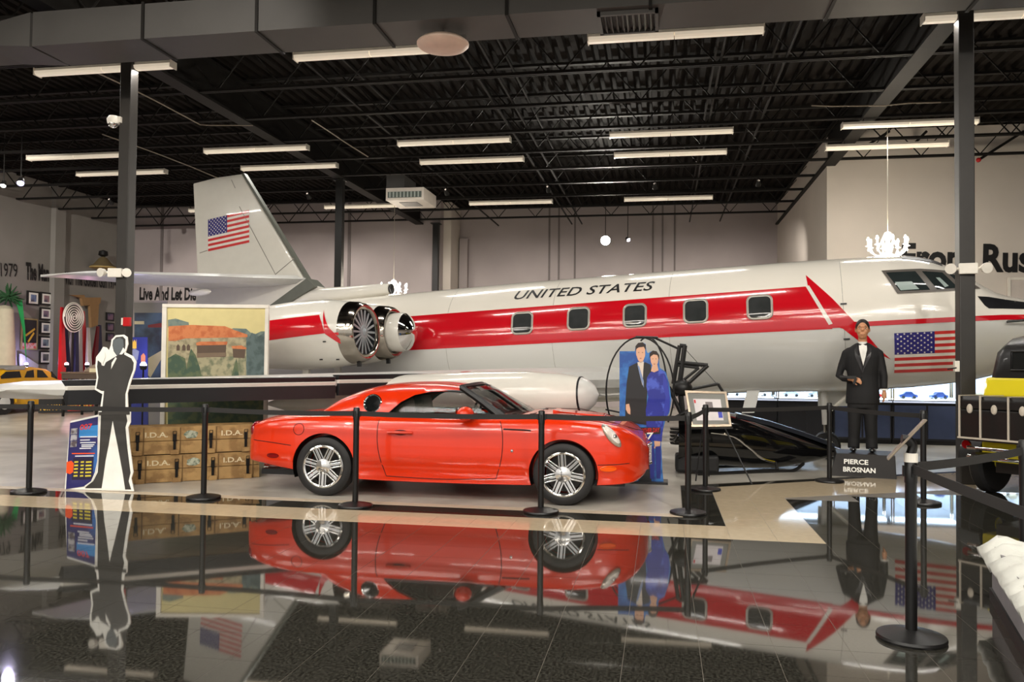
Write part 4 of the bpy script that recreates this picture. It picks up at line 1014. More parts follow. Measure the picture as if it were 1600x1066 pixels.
for k, (u, v, l) in enumerate([(126, 682, 26), (126, 687, 15), (126, 691, 24), (128, 694.5, 20), (128, 697, 18), (125, 700, 18), (113, 708, 36), (118, 712, 29)]):
    pl('print_line', [(u, v), (u+l, v-.4), (u+l, v+1.3), (u, v+1.7)], m_pw if k < 6 or k == 7 else m_por, po, YS-.008, YS-.006)
pl('price_panel', [(115, 716), (147, 714), (145, 749), (113, 750)], mat('price_dark', (40, 34, 60), .4), po, YS-.0075, YS-.006)
for k in range(5):
    for (u, l) in ((117, 6), (127, 5), (135, 9)):
        pl('price_text', [(u-k*.3, 721+5.4*k), (u+l-k*.3, 720.6+5.4*k), (u+l-k*.3, 723+5.4*k), (u-k*.3, 723.4+5.4*k)], m_py, po, YS-.009, YS-.0075)
pl('red_patch', [(105, 722), (112, 720), (116, 724), (115, 738), (110, 741), (104, 739)], m_por, po, YS-.008, YS-.006)
pl('leg_line', [(154, 651), (155, 651), (153.5, 720), (150, 739), (144, 753), (134, 761), (132, 760), (143, 752), (149, 738), (152.7, 720)], m_cardw, t, YS-.008, YS-.004)
MB().loft([[(-6.35+q, YS+.012, 0), (-6.35+q, YS+.30, 0), (-6.35+q, YS+.012, .8)] for q in (0, .01)]).build('easel_back', m_cardw, t)
# ================================================================== COUPLE CUTOUT
YC = 10.72
def pc(name, pts, mt, par, y0, y1):
    q = [(Y(u, v, YC).x, max(.004, Y(u, v, YC).z)) for u, v in pts]
    return MB().prism(q, lambda a, b: (a, y0, b), lambda a, b: (a, y1, b)).build(name, mt, par)
t = thing('standee', 'cardboard cutout of a man in black coat and woman in blue behind the car', 'standee', (0, 0, 0))
m_bb = mat('standee_blue', (52, 118, 190), .35, coat=.3, rgb2=(30, 76, 150), n2=5); m_bs = mat('skin_print', (214, 168, 138), .4); m_bk2 = mat('print_black', (26, 25, 26), .35, coat=.3)
m_bd = mat('print_blue_dress', (36, 44, 140), .25, coat=.4, rgb2=(70, 90, 190), n2=9, n2pos=(.5, .62)); m_hairp = mat('print_hair', (40, 28, 22), .5)
bk = pc('back_board', [(968, 752), (968, 549), (992, 549), (993, 541), (997, 536), (1004, 535), (1009, 538), (1010, 548), (1012, 552), (1016, 550), (1021, 548), (1026, 551), (1029, 558), (1031, 575), (1040, 581), (1046, 600), (1049, 625), (1046, 645), (1040, 655), (1036, 672), (1033, 690), (1034, 710), (1035, 735), (1037, 756), (1000, 758)], m_bb, t, YC, YC+.012)
cm = pc('man_coat', [(977, 660), (977, 632), (979, 600), (983, 573), (995, 567), (1001, 572), (1008, 566), (1017, 570), (1018, 580), (1012, 600), (1010, 640), (1010, 664)], m_bk2, t, YC-.004, YC)
pc('shirt', [(996, 566), (1006, 565), (1005, 580), (1004, 603), (1000, 588)], mat('print_shirt', (206, 196, 180), .4), t, YC-.006, YC-.004)
pc('scarf', [(996, 570), (999, 573), (1006, 596), (1006, 606), (1001, 592)], mat('print_scarf', (120, 140, 178), .4), t, YC-.008, YC-.006)
pc('man_face', [(994, 544), (998, 540), (1005, 540), (1008, 545), (1008, 556), (1005, 564), (1001, 567), (997, 563), (994, 554)], m_bs, t, YC-.006, YC-.002)
pc('man_hair', [(993, 549), (993, 541), (997, 536), (1004, 535), (1009, 539), (1009, 548), (1006, 542), (998, 543), (995, 545)], m_hairp, t, YC-.008, YC-.004)
pc('man_hand', [(978, 632), (983, 631), (985, 640), (985, 648), (981, 646), (978, 640)], m_bs, t, YC-.006, YC-.004)
pc('woman_dress', [(1016, 582), (1022, 580), (1030, 578), (1038, 581), (1043, 596), (1047, 622), (1046, 642), (1040, 654), (1038, 642), (1036, 668), (1034, 690), (1012, 688), (1010, 664), (1009, 640), (1013, 620), (1010, 604), (1011, 590)], m_bd, t, YC-.008, YC-.004)
pc('woman_arm', [(1036, 584), (1042, 595), (1047, 622), (1045, 643), (1039, 652), (1037, 640), (1040, 620), (1036, 604)], mat('print_blue_arm', (48, 58, 160), .25, coat=.4), t, YC-.010, YC-.008)
pc('woman_neck', [(1019, 572), (1027, 570), (1029, 579), (1022, 582), (1017, 580)], m_bs, t, YC-.009, YC-.005)
pc('woman_face', [(1016, 556), (1019, 551), (1026, 551), (1029, 557), (1028, 567), (1025, 573), (1020, 573), (1017, 566)], m_bs, t, YC-.010, YC-.006)
pc('woman_hair', [(1015, 560), (1015, 552), (1020, 548), (1026, 549), (1030, 555), (1030, 563), (1027, 555), (1021, 554), (1017, 557)], m_hairp, t, YC-.012, YC-.008)
for e, (u, v) in enumerate([(998, 551), (1004, 551), (1020, 561), (1025, 561)]):
    pc('eye', [(u-1.2, v), (u, v-.6), (u+1.2, v), (u, v+.5)], m_hairp, t, YC-.012, YC-.009 if e > 1 else YC-.006)
for (u, v) in ((1001, 560), (1022.5, 569)): pc('mouth', [(u-2, v), (u, v-.5), (u+2, v), (u, v+.7)], mat('print_lip', (150, 70, 64), .4), t, YC-.012, YC-.006)
pc('woman_knee', [(1015, 688), (1022, 688), (1023, 698), (1018, 700), (1031, 702), (1032, 690), (1024, 688)], m_bs, t, YC-.006, YC-.002)
for dx in (0, 10): pc('woman_boot', [(1014+dx, 698), (1022+dx, 697), (1023+dx, 720), (1022+dx, 748), (1016+dx, 748), (1015+dx, 722)], mat('print_boot', (44, 52, 138), .35), t, YC-.008, YC-.004)
pc('man_trousers', [(985, 680), (1013, 680), (1015, 700), (1018, 752), (998, 752), (988, 710)], m_bk2, t, YC-.004, YC)
pc('title_band', [(985, 668), (1032, 668), (1032, 678), (985, 680)], m_bk2, t, YC-.013, YC-.004)
a = Y(986, 677, YC); b = Y(1031, 675, YC); place_text('title', 'DIE ANOTHER DAY', (a.x, YC-.014, a.z), (b.x, YC-.014, b.z), .055, m_red, t, .03, .1, .001)
a = Y(990, 688, YC); b = Y(1022, 686, YC); place_text('numerals', '007', (a.x, YC-.014, a.z), (b.x, YC-.014, b.z), .085, m_cardw, t, .02, .1, .001)
pf = Y(1010, 752, YC)
MB().bp((pf.x-.3, YC-.10, 0), (pf.x+.27, YC+.22, .03)).build('foot_board', m_bk2, t)
# ================================================================== CRATES
m_wood = mat('crate_wood', (172, 138, 88), .7, var=.14, nscale=5, rgb2=(140, 108, 66), n2=7, bump=.2); m_sten = mat('stencil', (222, 208, 172), .7)
a = F(207, 757); b = F(405, 746); d = b-a; L = d.length; rz = math.atan2(d.y, d.x)
def crate(z, off, lab):
    t = thing('wooden_crate', lab, 'crate', a+Vector((math.cos(rz)*off, math.sin(rz)*off, z)), rz, group='stacked wooden crates')
    h = .335; D = .5
    for k in range(2):
        MB().bp((0, 0, .005+k*.165), (L, .02, .163+k*.165)).build('front_plank', m_wood, t, bevel=.003)
        MB().bp((0, D-.02, .005+k*.165), (L, D, .163+k*.165)).build('back_plank', m_wood, t)
        for e in (0, L-.02): MB().bp((e, .021, .005+k*.165), (e+.02, D-.021, .163+k*.165)).build('end_plank', m_wood, t)
    for k in range(3): MB().bp((-.01, k*D/3-.01+.01, .318), (L+.01, (k+1)*D/3-.004, .338)).build('lid_plank', m_wood, t, bevel=.003)
    for fx in (.05, .33, .615, .90):
        x = fx*L
        lt_ = MB().bp((x-.022, -.02, .16), (x+.022, -.002, .25)).bp((x-.015, -.028, .06), (x+.015, -.004, .16)).build('latch', m_steel, t, bevel=.004)
        MB().bp((x-.05, -.035, .0), (x+.05, -.001, .055)).build('foot_cleat', m_wood, t, bevel=.006)
        MB().tube([(x-.02, -.02, .25), (x-.02, -.03, .285), (x+.02, -.03, .285), (x+.02, -.02, .25)], .005, 5).build('latch_loop', m_steel, lt_)
        MB().bp((x+.06, -.006, .0), (x+.075, 0, .33)).build('batten', mat('batten', (110, 84, 50), .8), t)
    for fx in (.105, .70):
        place_text('stencil_letters', 'I.D.A.', (fx*L, -.003, .215), (fx*L+.26, -.003, .215), .062, m_sten, t, .02, 0, .001)
    MB().add([(.46*L+.07*math.cos(2*PI*k/14)*(1+.4*random.random()), -.004, .24+.045*math.sin(2*PI*k/14)*(1+.4*random.random())) for k in range(14)], [tuple(range(14))]).build('torn_sticker', mat('sticker', (176, 180, 160), .7, rgb2=(96, 110, 92), n2=20), t)
crate(0, 0, 'lower brown wooden crate stencilled I.D.A. on the floor behind the car tail')
crate(.345, -.03, 'upper brown wooden crate stencilled I.D.A. stacked on the other one')
# ================================================================== BIG FRAMED VIEW OF A VILLA
ZP = 12.6
t = thing('framed_picture', 'large white-framed picture of an orange-roofed stone villa under a yellow sky', 'picture', _f0*ZP, TH)
def pv(u, v):
    p = EYE+ray(u, v)*(ZP/ray(u, v).dot(_f0)); return (p.dot(_r0), p.z)
def pp(name, pts, mt, lv, par=None):
    q = [pv(*p) for p in pts]; return MB().prism(q, lambda a, b: (a, -.012-lv*.0015, b), lambda a, b: (a, -.002, b)).build(name, mt, par or t)
x0, z1 = pv(255, 475); x1, _ = pv(421, 475); z0 = .02
for nm, A, B in (('frame_rail', (x0, z1-.055), (x1, z1)), ('frame_rail', (x0, z0), (x1, z0+.055)), ('frame_stile', (x0, z0+.055), (x0+.07, z1-.055)), ('frame_stile', (x1-.055, z0+.055), (x1, z1-.055))):
    MB().bp((A[0], -.04, A[1]), (B[0], .03, B[1])).build(nm, m_white, t, bevel=.008)
MB().bp((x0+.05, .0, z0+.04), (x1-.04, .02, z1-.04)).build('backing', m_white, t)
pc_ = MB().bp((x0+.07, -.006, z0+.055), (x1-.055, .0, z1-.055)).build('print', mat('print_sky', (214, 200, 140), .5, var=.04), t)
m_gr = mat('print_tree', (66, 88, 70), .6, rgb2=(96, 108, 76), n2=9); m_gr2 = mat('print_hill', (118, 132, 122), .6, rgb2=(90, 108, 108), n2=8); m_st = mat('print_stone', (176, 164, 132), .6, rgb2=(140, 132, 104), n2=11); m_rf = mat('print_roof', (208, 126, 76), .6, rgb2=(190, 102, 58), n2=12); m_bal = mat('print_timber', (92, 74, 60), .6); m_pwl = mat('print_wall', (196, 184, 150), .6)
pp('far_hill', [(263, 500), (275, 498), (295, 504), (296, 512), (263, 512)], m_gr2, 1)
pp('hillside', [(263, 690), (263, 545), (300, 540), (365, 513), (385, 514), (392, 520), (400, 522), (408, 518), (414, 518), (414, 690)], m_gr2, 1)
pp('stone_wall', [(263, 528), (385, 524), (385, 600), (263, 600)], m_st, 2)
pp('rock_face', [(300, 560), (385, 556), (384, 600), (300, 602)], mat('print_rock', (168, 160, 128), .6, rgb2=(112, 118, 92), n2=9), 3)
pp('main_roof', [(264, 510), (300, 508), (352, 510), (367, 516), (387, 523), (387, 527), (340, 528), (290, 529), (275, 533), (264, 533)], m_rf, 4)
pp('balcony_shade', [(308, 538), (354, 538), (353, 558), (309, 558)], m_bal, 4)
pp('balcony_roof', [(307, 536), (313, 534), (356, 534), (355, 539), (308, 540)], m_rf, 5)
pp('balcony_rail', [(308, 552), (354, 551), (354, 557), (309, 559)], mat('print_rail', (124, 104, 84), .6), 5)
pp('bay_roof', [(362, 541), (378, 540), (386, 544), (385, 546), (364, 545)], m_rf, 5)
pp('bay', [(364, 545), (384, 546), (383, 560), (365, 559)], m_bal, 4)
for u in (279, 288, 295): pp('arched_window', [(u-2.5, 548), (u-2.5, 541), (u, 538), (u+2.5, 541), (u+2.5, 548)], m_bal, 5)
pp('cypress', [(292, 600), (293, 570), (299, 545), (306, 555), (313, 575), (318, 600)], m_gr, 6)
pp('shrubs', [(263, 690), (263, 560), (275, 553), (290, 560), (294, 590), (330, 600), (360, 596), (370, 560), (376, 600), (414, 590), (414, 690)], m_gr, 5)
pp('dark_wood', [(388, 690), (386, 535), (394, 520), (404, 526), (414, 520), (414, 690)], mat('print_wood', (88, 104, 104), .6, rgb2=(70, 86, 84), n2=10), 4)
# ================================================================== PRINTS BEHIND THE SILHOUETTE
ZQ = 17.0
def board(name, lab, cat, pts, zq, parts):
    t = thing(name, lab, cat, _f0*zq, TH)
    def qv(u, v): p = EYE+ray(u, v)*(zq/ray(u, v).dot(_f0)); return (p.dot(_r0), max(.01, p.z))
    for i, (nm, pt_, mt, lv) in enumerate(parts):
        MB().prism([qv(*p) for p in pt_], lambda a, b: (a, -.02-lv*.003, b), lambda a, b: (a, .0 if lv == 0 else -.02, b)).build(nm, mt, t)
    return t
board('night_print', 'dark blue night-scene print on a grey panel left of the villa picture', 'picture', None, 17.0, [('panel', [(206, 470), (262, 470), (262, 680), (206, 680)], m_wallL, 0), ('edge', [(206, 470), (262, 470), (262, 473), (206, 473)], m_wallB, 1), ('side_edge', [(206, 470), (210, 470), (210, 640), (206, 640)], m_wallB, 1), ('print', [(211, 489), (258, 489), (258, 600), (211, 600)], mat('night', (38, 44, 62), .3, rgb2=(70, 92, 120), n2=1.4), 1), ('red_roof', [(232, 508), (258, 504), (258, 512), (232, 512)], mat('night_red', (120, 30, 34), .4), 2), ('awning', [(211, 502), (226, 502), (226, 507), (211, 507)], m_pwl, 2), ('pale_ground', [(232, 560), (258, 545), (258, 552), (236, 590), (230, 585)], m_pwl, 2)])
board('crown_poster', 'blue poster with a golden crown figure behind the silhouette cutout', 'poster', None, 16.0, [('sheet', [(200, 527), (231, 527), (232, 690), (200, 690)], mat('crown_blue', (30, 38, 104), .4), 0), ('crown', [(208, 530), (209, 535), (211, 531), (213, 535), (214, 530), (214, 545), (208, 545)], m_gold, 1), ('orb', [(204, 549), (211, 545), (218, 549), (216, 562), (211, 568), (205, 562)], mat('crown_silver', (120, 126, 140), .4), 1), ('small_figure', [(221, 556), (225, 552), (228, 556), (228, 568), (221, 568)], mat('crown_or', (180, 110, 70), .4), 1)])
# ================================================================== EASEL WITH A FRAMED PRINT
t = thing('easel_print', 'silver-framed drawing on a black tripod easel in front of the black snow sled', 'picture', (0, 0, 0))
YE = 11.0
cn = [Y(1070, 611, YE+.12), Y(1135, 613, YE+.12), Y(1143, 667, YE-.08), Y(1080, 668, YE-.08)]
def bil(a, b, e=0):
    p = (cn[0]*(1-a)+cn[1]*a)*(1-b)+(cn[3]*(1-a)+cn[2]*a)*b
    n = (cn[1]-cn[0]).cross(cn[0]-cn[3]).normalized(); n = n if n.y < 0 else -n
    return p+n*e
def ep(nm, a0, a1, b0, b1, mt, e0, e1):
    MB().prism([(a0, b0), (a1, b0), (a1, b1), (a0, b1)], lambda a, b: bil(a, b, e1), lambda a, b: bil(a, b, e0)).build(nm, mt, t)
m_sf = mat('frame_silver', (196, 178, 156), .3, .5)
ep('frame_rail', 0, 1, 0, .06, m_sf, -.01, .02); ep('frame_rail', 0, 1, .94, 1, m_sf, -.01, .02); ep('frame_stile', 0, .05, .06, .94, m_sf, -.01, .02); ep('frame_stile', .95, 1, .06, .94, m_sf, -.01, .02)
ep('mat_board', .05, .95, .06, .94, mat('mat_grey', (128, 128, 122), .6), -.008, .004); ep('sheet', .17, .83, .22, .82, mat('sheet', (210, 204, 204), .6), .004, .006); ep('seal', .18, .22, .25, .34, m_red, .006, .008); ep('blue_block', .72, .82, .55, .75, mat('blue_block', (60, 70, 170), .5), .006, .008); ep('sketch', .45, .62, .3, .5, mat('sketch', (120, 112, 112), .6), .006, .007)
lg = [F(1087, 752), F(1175, 757)]; tp_ = Y(1105, 612, YE+.14)
for l in lg: MB().tube([tp_, l], .010, 6).build('leg', m_black, t)
MB().tube([tp_, Vector((tp_.x+.05, tp_.y+.45, 0))], .010, 6).build('leg', m_black, t)
a = Y(1078, 670, YE-.09); b = Y(1145, 669, YE-.09); MB().bar(a, b, .03, .015).build('ledge', m_black, t)
# ================================================================== BLACK SNOW SLED WITH FLYING FRAME
m_gloss = mat('sled_black', (12, 12, 13), .12, coat=.8); m_fr = mat('frame_black', (24, 23, 22), .45)
t = thing('snow_sled', 'glossy black pointed snow sled with a tall black tube frame behind the easel', 'snowmobile', (0, 0, 0))
yl = lambda u: 11.95+(u-1060)/265*1.3
secs = []
for u, vt, vb, hw in ((1060, 650, 722, .30), (1100, 646, 724, .36), (1140, 645, 728, .40), (1175, 652, 731, .40), (1210, 664, 731, .36), (1250, 678, 725, .28), (1290, 693, 716, .17), (1318, 703, 711, .07), (1326, 706, 708, .015)):
    y = yl(u); a = Y(u, vt, y); b = Y(u, vb, y); zc = (a.z+b.z)/2; rh = (a.z-b.z)/2; q = []
    for k in range(20):
        an = 2*PI*k/20; cz = math.sin(an); q.append((a.x+.25*hw*math.cos(an)*0, y+hw*math.copysign(abs(math.cos(an))**.8, math.cos(an)), zc+rh*math.copysign(abs(cz)**.9, cz)))
    secs.append(q)
MB().loft(secs).build('fairing', m_gloss, t, smooth=True)
MB().loft([[(Y(u, v, yl(u)-.0).x, yl(u)+dy, Y(u, v, yl(u)).z) for dy in (-.22, .22)]+[(Y(u, v+7, yl(u)).x, yl(u)+dy, Y(u, v+7, yl(u)).z) for dy in (.22, -.22)] for u, v in ((1150, 645), (1200, 657), (1250, 673), (1300, 691))]).build('windshield_ridge', mat('sled_dark', (40, 42, 48), .15), t, bevel=.01)
def zz(u, v, dy=0): p = Y(u, v, yl(u)+dy); return (p.x, p.y, p.z)
MB().tube(curve_pts([zz(1110, 676, -.40), zz(1145, 682, -.42), zz(1170, 700, -.42), zz(1190, 716, -.38), zz(1210, 722, -.34)], 5), .018, 8).build('side_rail', m_chrome, t, smooth=True)
for dy in (-.42, .42):
    sk = MB(); pts = [zz(1090, 738, dy), zz(1160, 741, dy), zz(1215, 741, dy), zz(1240, 736, dy), zz(1256, 724, dy)]
    pts = [(x, y, max(.015, z)) for x, y, z in pts]
    pts[0] = (pts[0][0], pts[0][1], .016); pts[1] = (pts[1][0], pts[1][1], .016); pts[2] = (pts[2][0], pts[2][1], .016)
    sk.loft([[(x, y-.07, z+.012), (x, y+.07, z+.012), (x, y+.07, z-.012), (x, y-.07, z-.012)] for x, y, z in [tuple(p) for p in curve_pts(pts, 4)]]).build('ski', m_fr, t)
    MB().tube([zz(1210, 716, dy*.6), (pts[2][0], pts[2][1], .03)], .02, 8).build('ski_strut', m_fr, t)
MB().bp((zz(1055, 700)[0], yl(1060)-.2, .02), (zz(1120, 700)[0], yl(1060)+.2, .26)).build('track', m_rubber, t, bevel=.04)
eb = MB().box(zz(1082, 668), (.30, .30, .34)).build('engine_block', m_fr, t, bevel=.04)
for k in range(5): MB().lathe([(-.2, .11+.012*(k % 2)), (-.17, .12)], Vector(zz(1060, 672))+Vector((0, 0, .05*k)), (0, 0, 1), 16).build('cooling_fin', m_fr, eb)
MB().tube([zz(1052, 690, -.2), zz(1070, 668, -.24), zz(1100, 672, -.26), zz(1122, 660, -.2)], .03, 8).build('exhaust_pipe', m_chrome, eb, smooth=True)
MB().tube([zz(1050, 655, -.1), zz(1078, 640, -.15), zz(1100, 652, -.1)], .022, 8).build('hose', m_rubber, eb)
def hoop(c, ru, rv, a0, a1, dy, nm='cage_hoop', r=.012):
    MB().tube([Y(c[0]+ru*math.cos(a0+(a1-a0)*k/28), c[1]-rv*math.sin(a0+(a1-a0)*k/28), 11.75+dy) for k in range(29)], r, 8).build(nm, m_fr, t, smooth=True)
hoop((1000, 612), 53, 85, -.6, PI+.6, -.0); hoop((1012, 612), 30, 85, .0, PI*.62, .0)
hoop((1000, 612), 53, 85, -.6, PI+.6, .35)
for A, B, r in (((993, 527), (1028, 528), .02), ((1025, 529), (1062, 546), .016), ((1062, 540), (1052, 600), .03), ((1070, 540), (1062, 600), .035), ((1062, 540), (1072, 541), .03), ((1058, 566), (1106, 571), .028), ((1106, 571), (1055, 618), .028), ((1058, 571), (1092, 575), .02), ((1092, 575), (1058, 602), .02), ((1060, 612), (1122, 600), .022), ((1122, 600), (1131, 615), .02), ((1062, 600), (1068, 660), .04), ((1045, 605), (1066, 650), .03), ((946, 640), (970, 645), .012), ((1071, 546), (1120, 600), .004)):
    MB().tube([Y(*A, 11.9), Y(*B, 11.9)], r, 8).build('frame_tube', m_fr, t)
MB().ball(Y(1066, 606, 11.9), (.14, .14, .12)).build('gear_case', m_fr, t, smooth=True)
# ================================================================== WAX FIGURE
pw_ = F(1348, 706, .30)
rzw = math.atan2(-pw_.x, pw_.y)
pt_ = thing('plinth', 'low black plinth lettered in white under the tuxedo figure', 'plinth', (pw_.x, pw_.y, 0), rzw)
MB().loft([[(-.42, -.55, 0), (.42, -.55, 0), (.42, .35, 0), (-.42, .35, 0)], [(-.34, -.34, .295), (.41, -.34, .295), (.41, .33, .295), (-.38, .33, .295)]]).build('block', mat('plinth_black', (40, 37, 35), .5), pt_, bevel=.01)
upv = Vector((0, .21, .295)).normalized()
place_text('name_letters', 'PIERCE', (-.24, -.45, .165), (.07, -.45, .165), .075, m_cardw, pt_, .03, 0, .004, up=upv)
place_text('name_letters', 'BROSNAN', (-.25, -.52, .065), (.16, -.52, .065), .075, m_cardw, pt_, .03, 0, .004, up=upv)
wx = thing('wax_figure', 'wax figure of a man in a black tuxedo standing on the plinth before the jet', 'wax figure', (pw_.x, pw_.y, .298), rzw)
m_tux = mat('tuxedo', (20, 19, 20), .75, var=.1); m_skin = mat('wax_skin', (198, 142, 104), .5, var=.05); m_hair = mat('dark_hair', (28, 20, 16), .5); m_satin = mat('satin_lapel', (26, 22, 24), .35)
def el(z, rx, ry, cy=0.0, n=20): return [(rx*math.cos(2*PI*k/n), cy+ry*math.sin(2*PI*k/n), z) for k in range(n)]
b = MB().loft([el(.68, .225, .145), el(.80, .225, .145), el(.95, .215, .135), el(1.08, .205, .13), el(1.22, .225, .14), el(1.36, .24, .14), el(1.45, .225, .125, .01), el(1.51, .15, .10, .015), el(1.555, .085, .08, .015)])
b.tube([(.16, .01, 1.45), (.212, .01, 1.41), (.255, .0, 1.2), (.278, -.02, 1.08), (.28, -.05, .90)], [.055, .064, .058, .052, .045], 12)
b.tube([(-.16, .01, 1.45), (-.212, .01, 1.41), (-.275, .03, 1.22), (-.315, .02, 1.08), (-.25, -.09, 1.04), (-.165, -.175, 1.035)], [.055, .064, .058, .052, .047, .044], 12)
jk = b.build('jacket', m_tux, wx); remesh(jk, .014, 5)
b = MB().loft([el(.62, .20, .13), el(.70, .20, .13), el(.92, .18, .12)])
for sg in (-1, 1): b.tube([(sg*.10, 0, .80), (sg*.105, 0, .45), (sg*.115, .01, .20), (sg*.12, 0, .045)], [.115, .09, .08, .082], 14)
tr = b.build('trousers', m_tux, wx); remesh(tr, .014, 4)
for sg in (-1, 1):
    b = MB().ball((sg*.125, -.06, .04), (.05, .135, .042)).ball((sg*.125, .03, .045), (.045, .06, .05)); sh = b.build('shoe', m_gloss, wx); remesh(sh, .01, 2)
# head, neck and hands: one skin
KH = 1.14
def HK(c): return (c[0]*KH, c[1]*KH, 1.60+(c[2]-1.60)*KH)
def HB(b, c, r, n=14, m=9): return b.ball(HK(c), tuple(q*KH for q in r), n, m)
b = MB(); HB(b, (0, 0, 1.735), (.076, .096, .112), 20, 14); HB(b, (0, -.035, 1.665), (.056, .062, .062), 16, 10).tube([(0, .015, 1.50), (0, .008, 1.66)], [.062, .056], 14)
b.tube([HK((0, -.088, 1.745)), HK((0, -.108, 1.708))], [.011, .019], 8); HB(b, (0, -.062, 1.632), (.026, .026, .02)); HB(b, (0, -.082, 1.762), (.058, .022, .012))
for sg in (-1, 1):
    HB(b, (sg*.079, .012, 1.725), (.011, .022, .034)); HB(b, (sg*.036, -.075, 1.70), (.024, .02, .02))
HB(b, (0, -.096, 1.667), (.026, .010, .007)); HB(b, (0, -.094, 1.653), (.022, .011, .007))
def hand(b, o, dn, fw_, side):
    """palm from wrist o along dn, fingers spread along side, curling to fw_"""
    o = Vector(o); dn = Vector(dn).normalized(); side = Vector(side).normalized(); fw_ = Vector(fw_).normalized()
    b.tube([o-dn*.05, o, o+dn*.04, o+dn*.085], [.026, .027, .036, .034], 10)
    for k, (s_, l) in enumerate(((-.028, .062), (-.010, .074), (.010, .070), (.028, .055))):
        p0 = o+dn*.075+side*s_; p1 = p0+dn*l*.45+fw_*.006; p2 = p1+dn*l*.33+fw_*l*.22; p3 = p2+dn*l*.15+fw_*l*.28
        b.tube([p0, p1, p2, p3], [.0095, .009, .0085, .0065], 8)
    q = o+dn*.025-side*.028; b.tube([q, q+dn*.03-side*.02+fw_*.012, q+dn*.06-side*.022+fw_*.026], [.013, .0105, .008], 8)
hand(b, (.279, -.06, .86), (0, -.08, -1), (-.3, -.6, 0), (.25, -1, 0))
hand(b, (-.145, -.195, 1.035), (1, -.35, -.1), (0, .3, -.6), (.1, .2, 1))
bd_ = b.build('body', m_skin, wx); remesh(bd_, .0055, 3)
b = MB(); HB(b, (0, .016, 1.756), (.085, .100, .106), 24, 16)
hr = b.build('hair', m_hair, wx)
c_ = HB(MB(), (0, -.10, 1.695), (.076, .085, .112), 24, 16).build('cut', m_hair); boolean(hr, c_)
c_ = MB().bp(HK((-.2, -.3, 1.5)), HK((.2, .0, 1.722))).build('cut', m_hair); boolean(hr, c_)
c_ = MB().bp(HK((-.2, -.3, 1.5)), HK((.2, .3, 1.675))).build('cut', m_hair); boolean(hr, c_)
remesh(hr, .007, 3)
for sg in (-1, 1):
    HB(MB(), (sg*.031, -.085, 1.738), (.013, .008, .007)).build('eye', m_white, wx, smooth=True)
    HB(MB(), (sg*.031, -.092, 1.738), (.006, .004, .006)).build('iris', m_hair, wx, smooth=True)
    MB().tube([HK((sg*.014, -.097, 1.762)), HK((sg*.034, -.096, 1.768)), HK((sg*.052, -.084, 1.760))], [.004, .005, .003], 6).build('eyebrow', m_hair, wx)
MB().tube([HK((-.022, -.100, 1.660)), HK((0, -.107, 1.6605)), HK((.022, -.100, 1.660))], .003, 6).build('mouth_line', mat('lip', (150, 84, 70), .5), wx)
def chest(x, z, e=0.0):
    rx = interp([(1.0, .205), (1.08, .205), (1.22, .225), (1.36, .24), (1.45, .225), (1.51, .15), (1.56, .085)], z); ry = interp([(1.0, .133), (1.08, .13), (1.22, .14), (1.36, .14), (1.45, .125), (1.51, .10), (1.56, .08)], z)
    return -ry*math.sqrt(max(.05, 1-(x/rx)**2))-e
def patch(nm, pts, e, mt, th=.006):
    n_ = len(pts); cx_ = sum(p[0] for p in pts)/n_; cz_ = sum(p[1] for p in pts)/n_; P = []
    for i in range(n_):
        for k in range(5):
            P.append((pts[i][0]+(pts[(i+1) % n_][0]-pts[i][0])*k/5, pts[i][1]+(pts[(i+1) % n_][1]-pts[i][1])*k/5))
    n2_ = len(P); vs = [(x, chest(x, z, e+th), z) for x, z in P]+[(cx_, chest(cx_, cz_, e+th), cz_)]+[(x, chest(x, z, e-.02), z) for x, z in P]
    fs = [(i, (i+1) % n2_, n2_) for i in range(n2_)]+[(i, (i+1) % n2_, n2_+1+(i+1) % n2_, n2_+1+i) for i in range(n2_)]
    MB().add(vs, fs).build(nm, mt, wx)
patch('shirt', [(-.05, 1.55), (.05, 1.55), (.06, 1.46), (.01, 1.22), (-.045, 1.46)], .002, m_cardw)
patch('lapel', [(-.06, 1.56), (-.105, 1.46), (-.10, 1.36), (.0, 1.12), (.02, 1.16), (-.045, 1.45)], .006, m_satin)
patch('lapel', [(.06, 1.56), (.115, 1.46), (.105, 1.36), (-.02, 1.10), (-.005, 1.16), (.06, 1.45)], .010, m_satin)
MB().lathe([(0, .064), (.035, .062)], (0, .008, 1.535), n=20, cap=False).build('shirt_collar', m_cardw, wx)
MB().loft([[(-.055, -.098, 1.525+q) for q in (-.02, .02)]+[(-.055, -.078, 1.525+q) for q in (.02, -.02)], [(0, -.10, 1.525+q) for q in (-.007, .007)]+[(0, -.08, 1.525+q) for q in (.007, -.007)], [(.055, -.098, 1.525+q) for q in (-.02, .02)]+[(.055, -.078, 1.525+q) for q in (.02, -.02)]]).build('bow_tie', m_satin, wx, bevel=.003)
MB().ball((-.01, chest(0, 1.05)-.012, 1.06), (.009, .006, .009)).build('button', m_gloss, wx)
MB().lathe([(0, .055), (.02, .055)], (.28, -.052, .885), n=14).build('cuff', m_cardw, wx)
R_ = Matrix.Rotation(rzw, 3, 'Z')
pg = thing('prop_pistol', 'small black prop pistol in the hand of the tuxedo figure', 'pistol', Vector((pw_.x, pw_.y, .298))+R_@Vector((-.10, -.245, 1.06)), rzw)
MB().bp((-.20, -.012, -.005), (-.10, .012, .022)).bp((-.10, -.012, -.02), (.02, .012, .022)).build('barrel', m_black, pg, bevel=.004)
MB().box((.0, 0, -.05), (.035, .022, .09), M=Matrix.Rotation(.3, 3, 'Y')).build('grip', m_black, pg, bevel=.004)
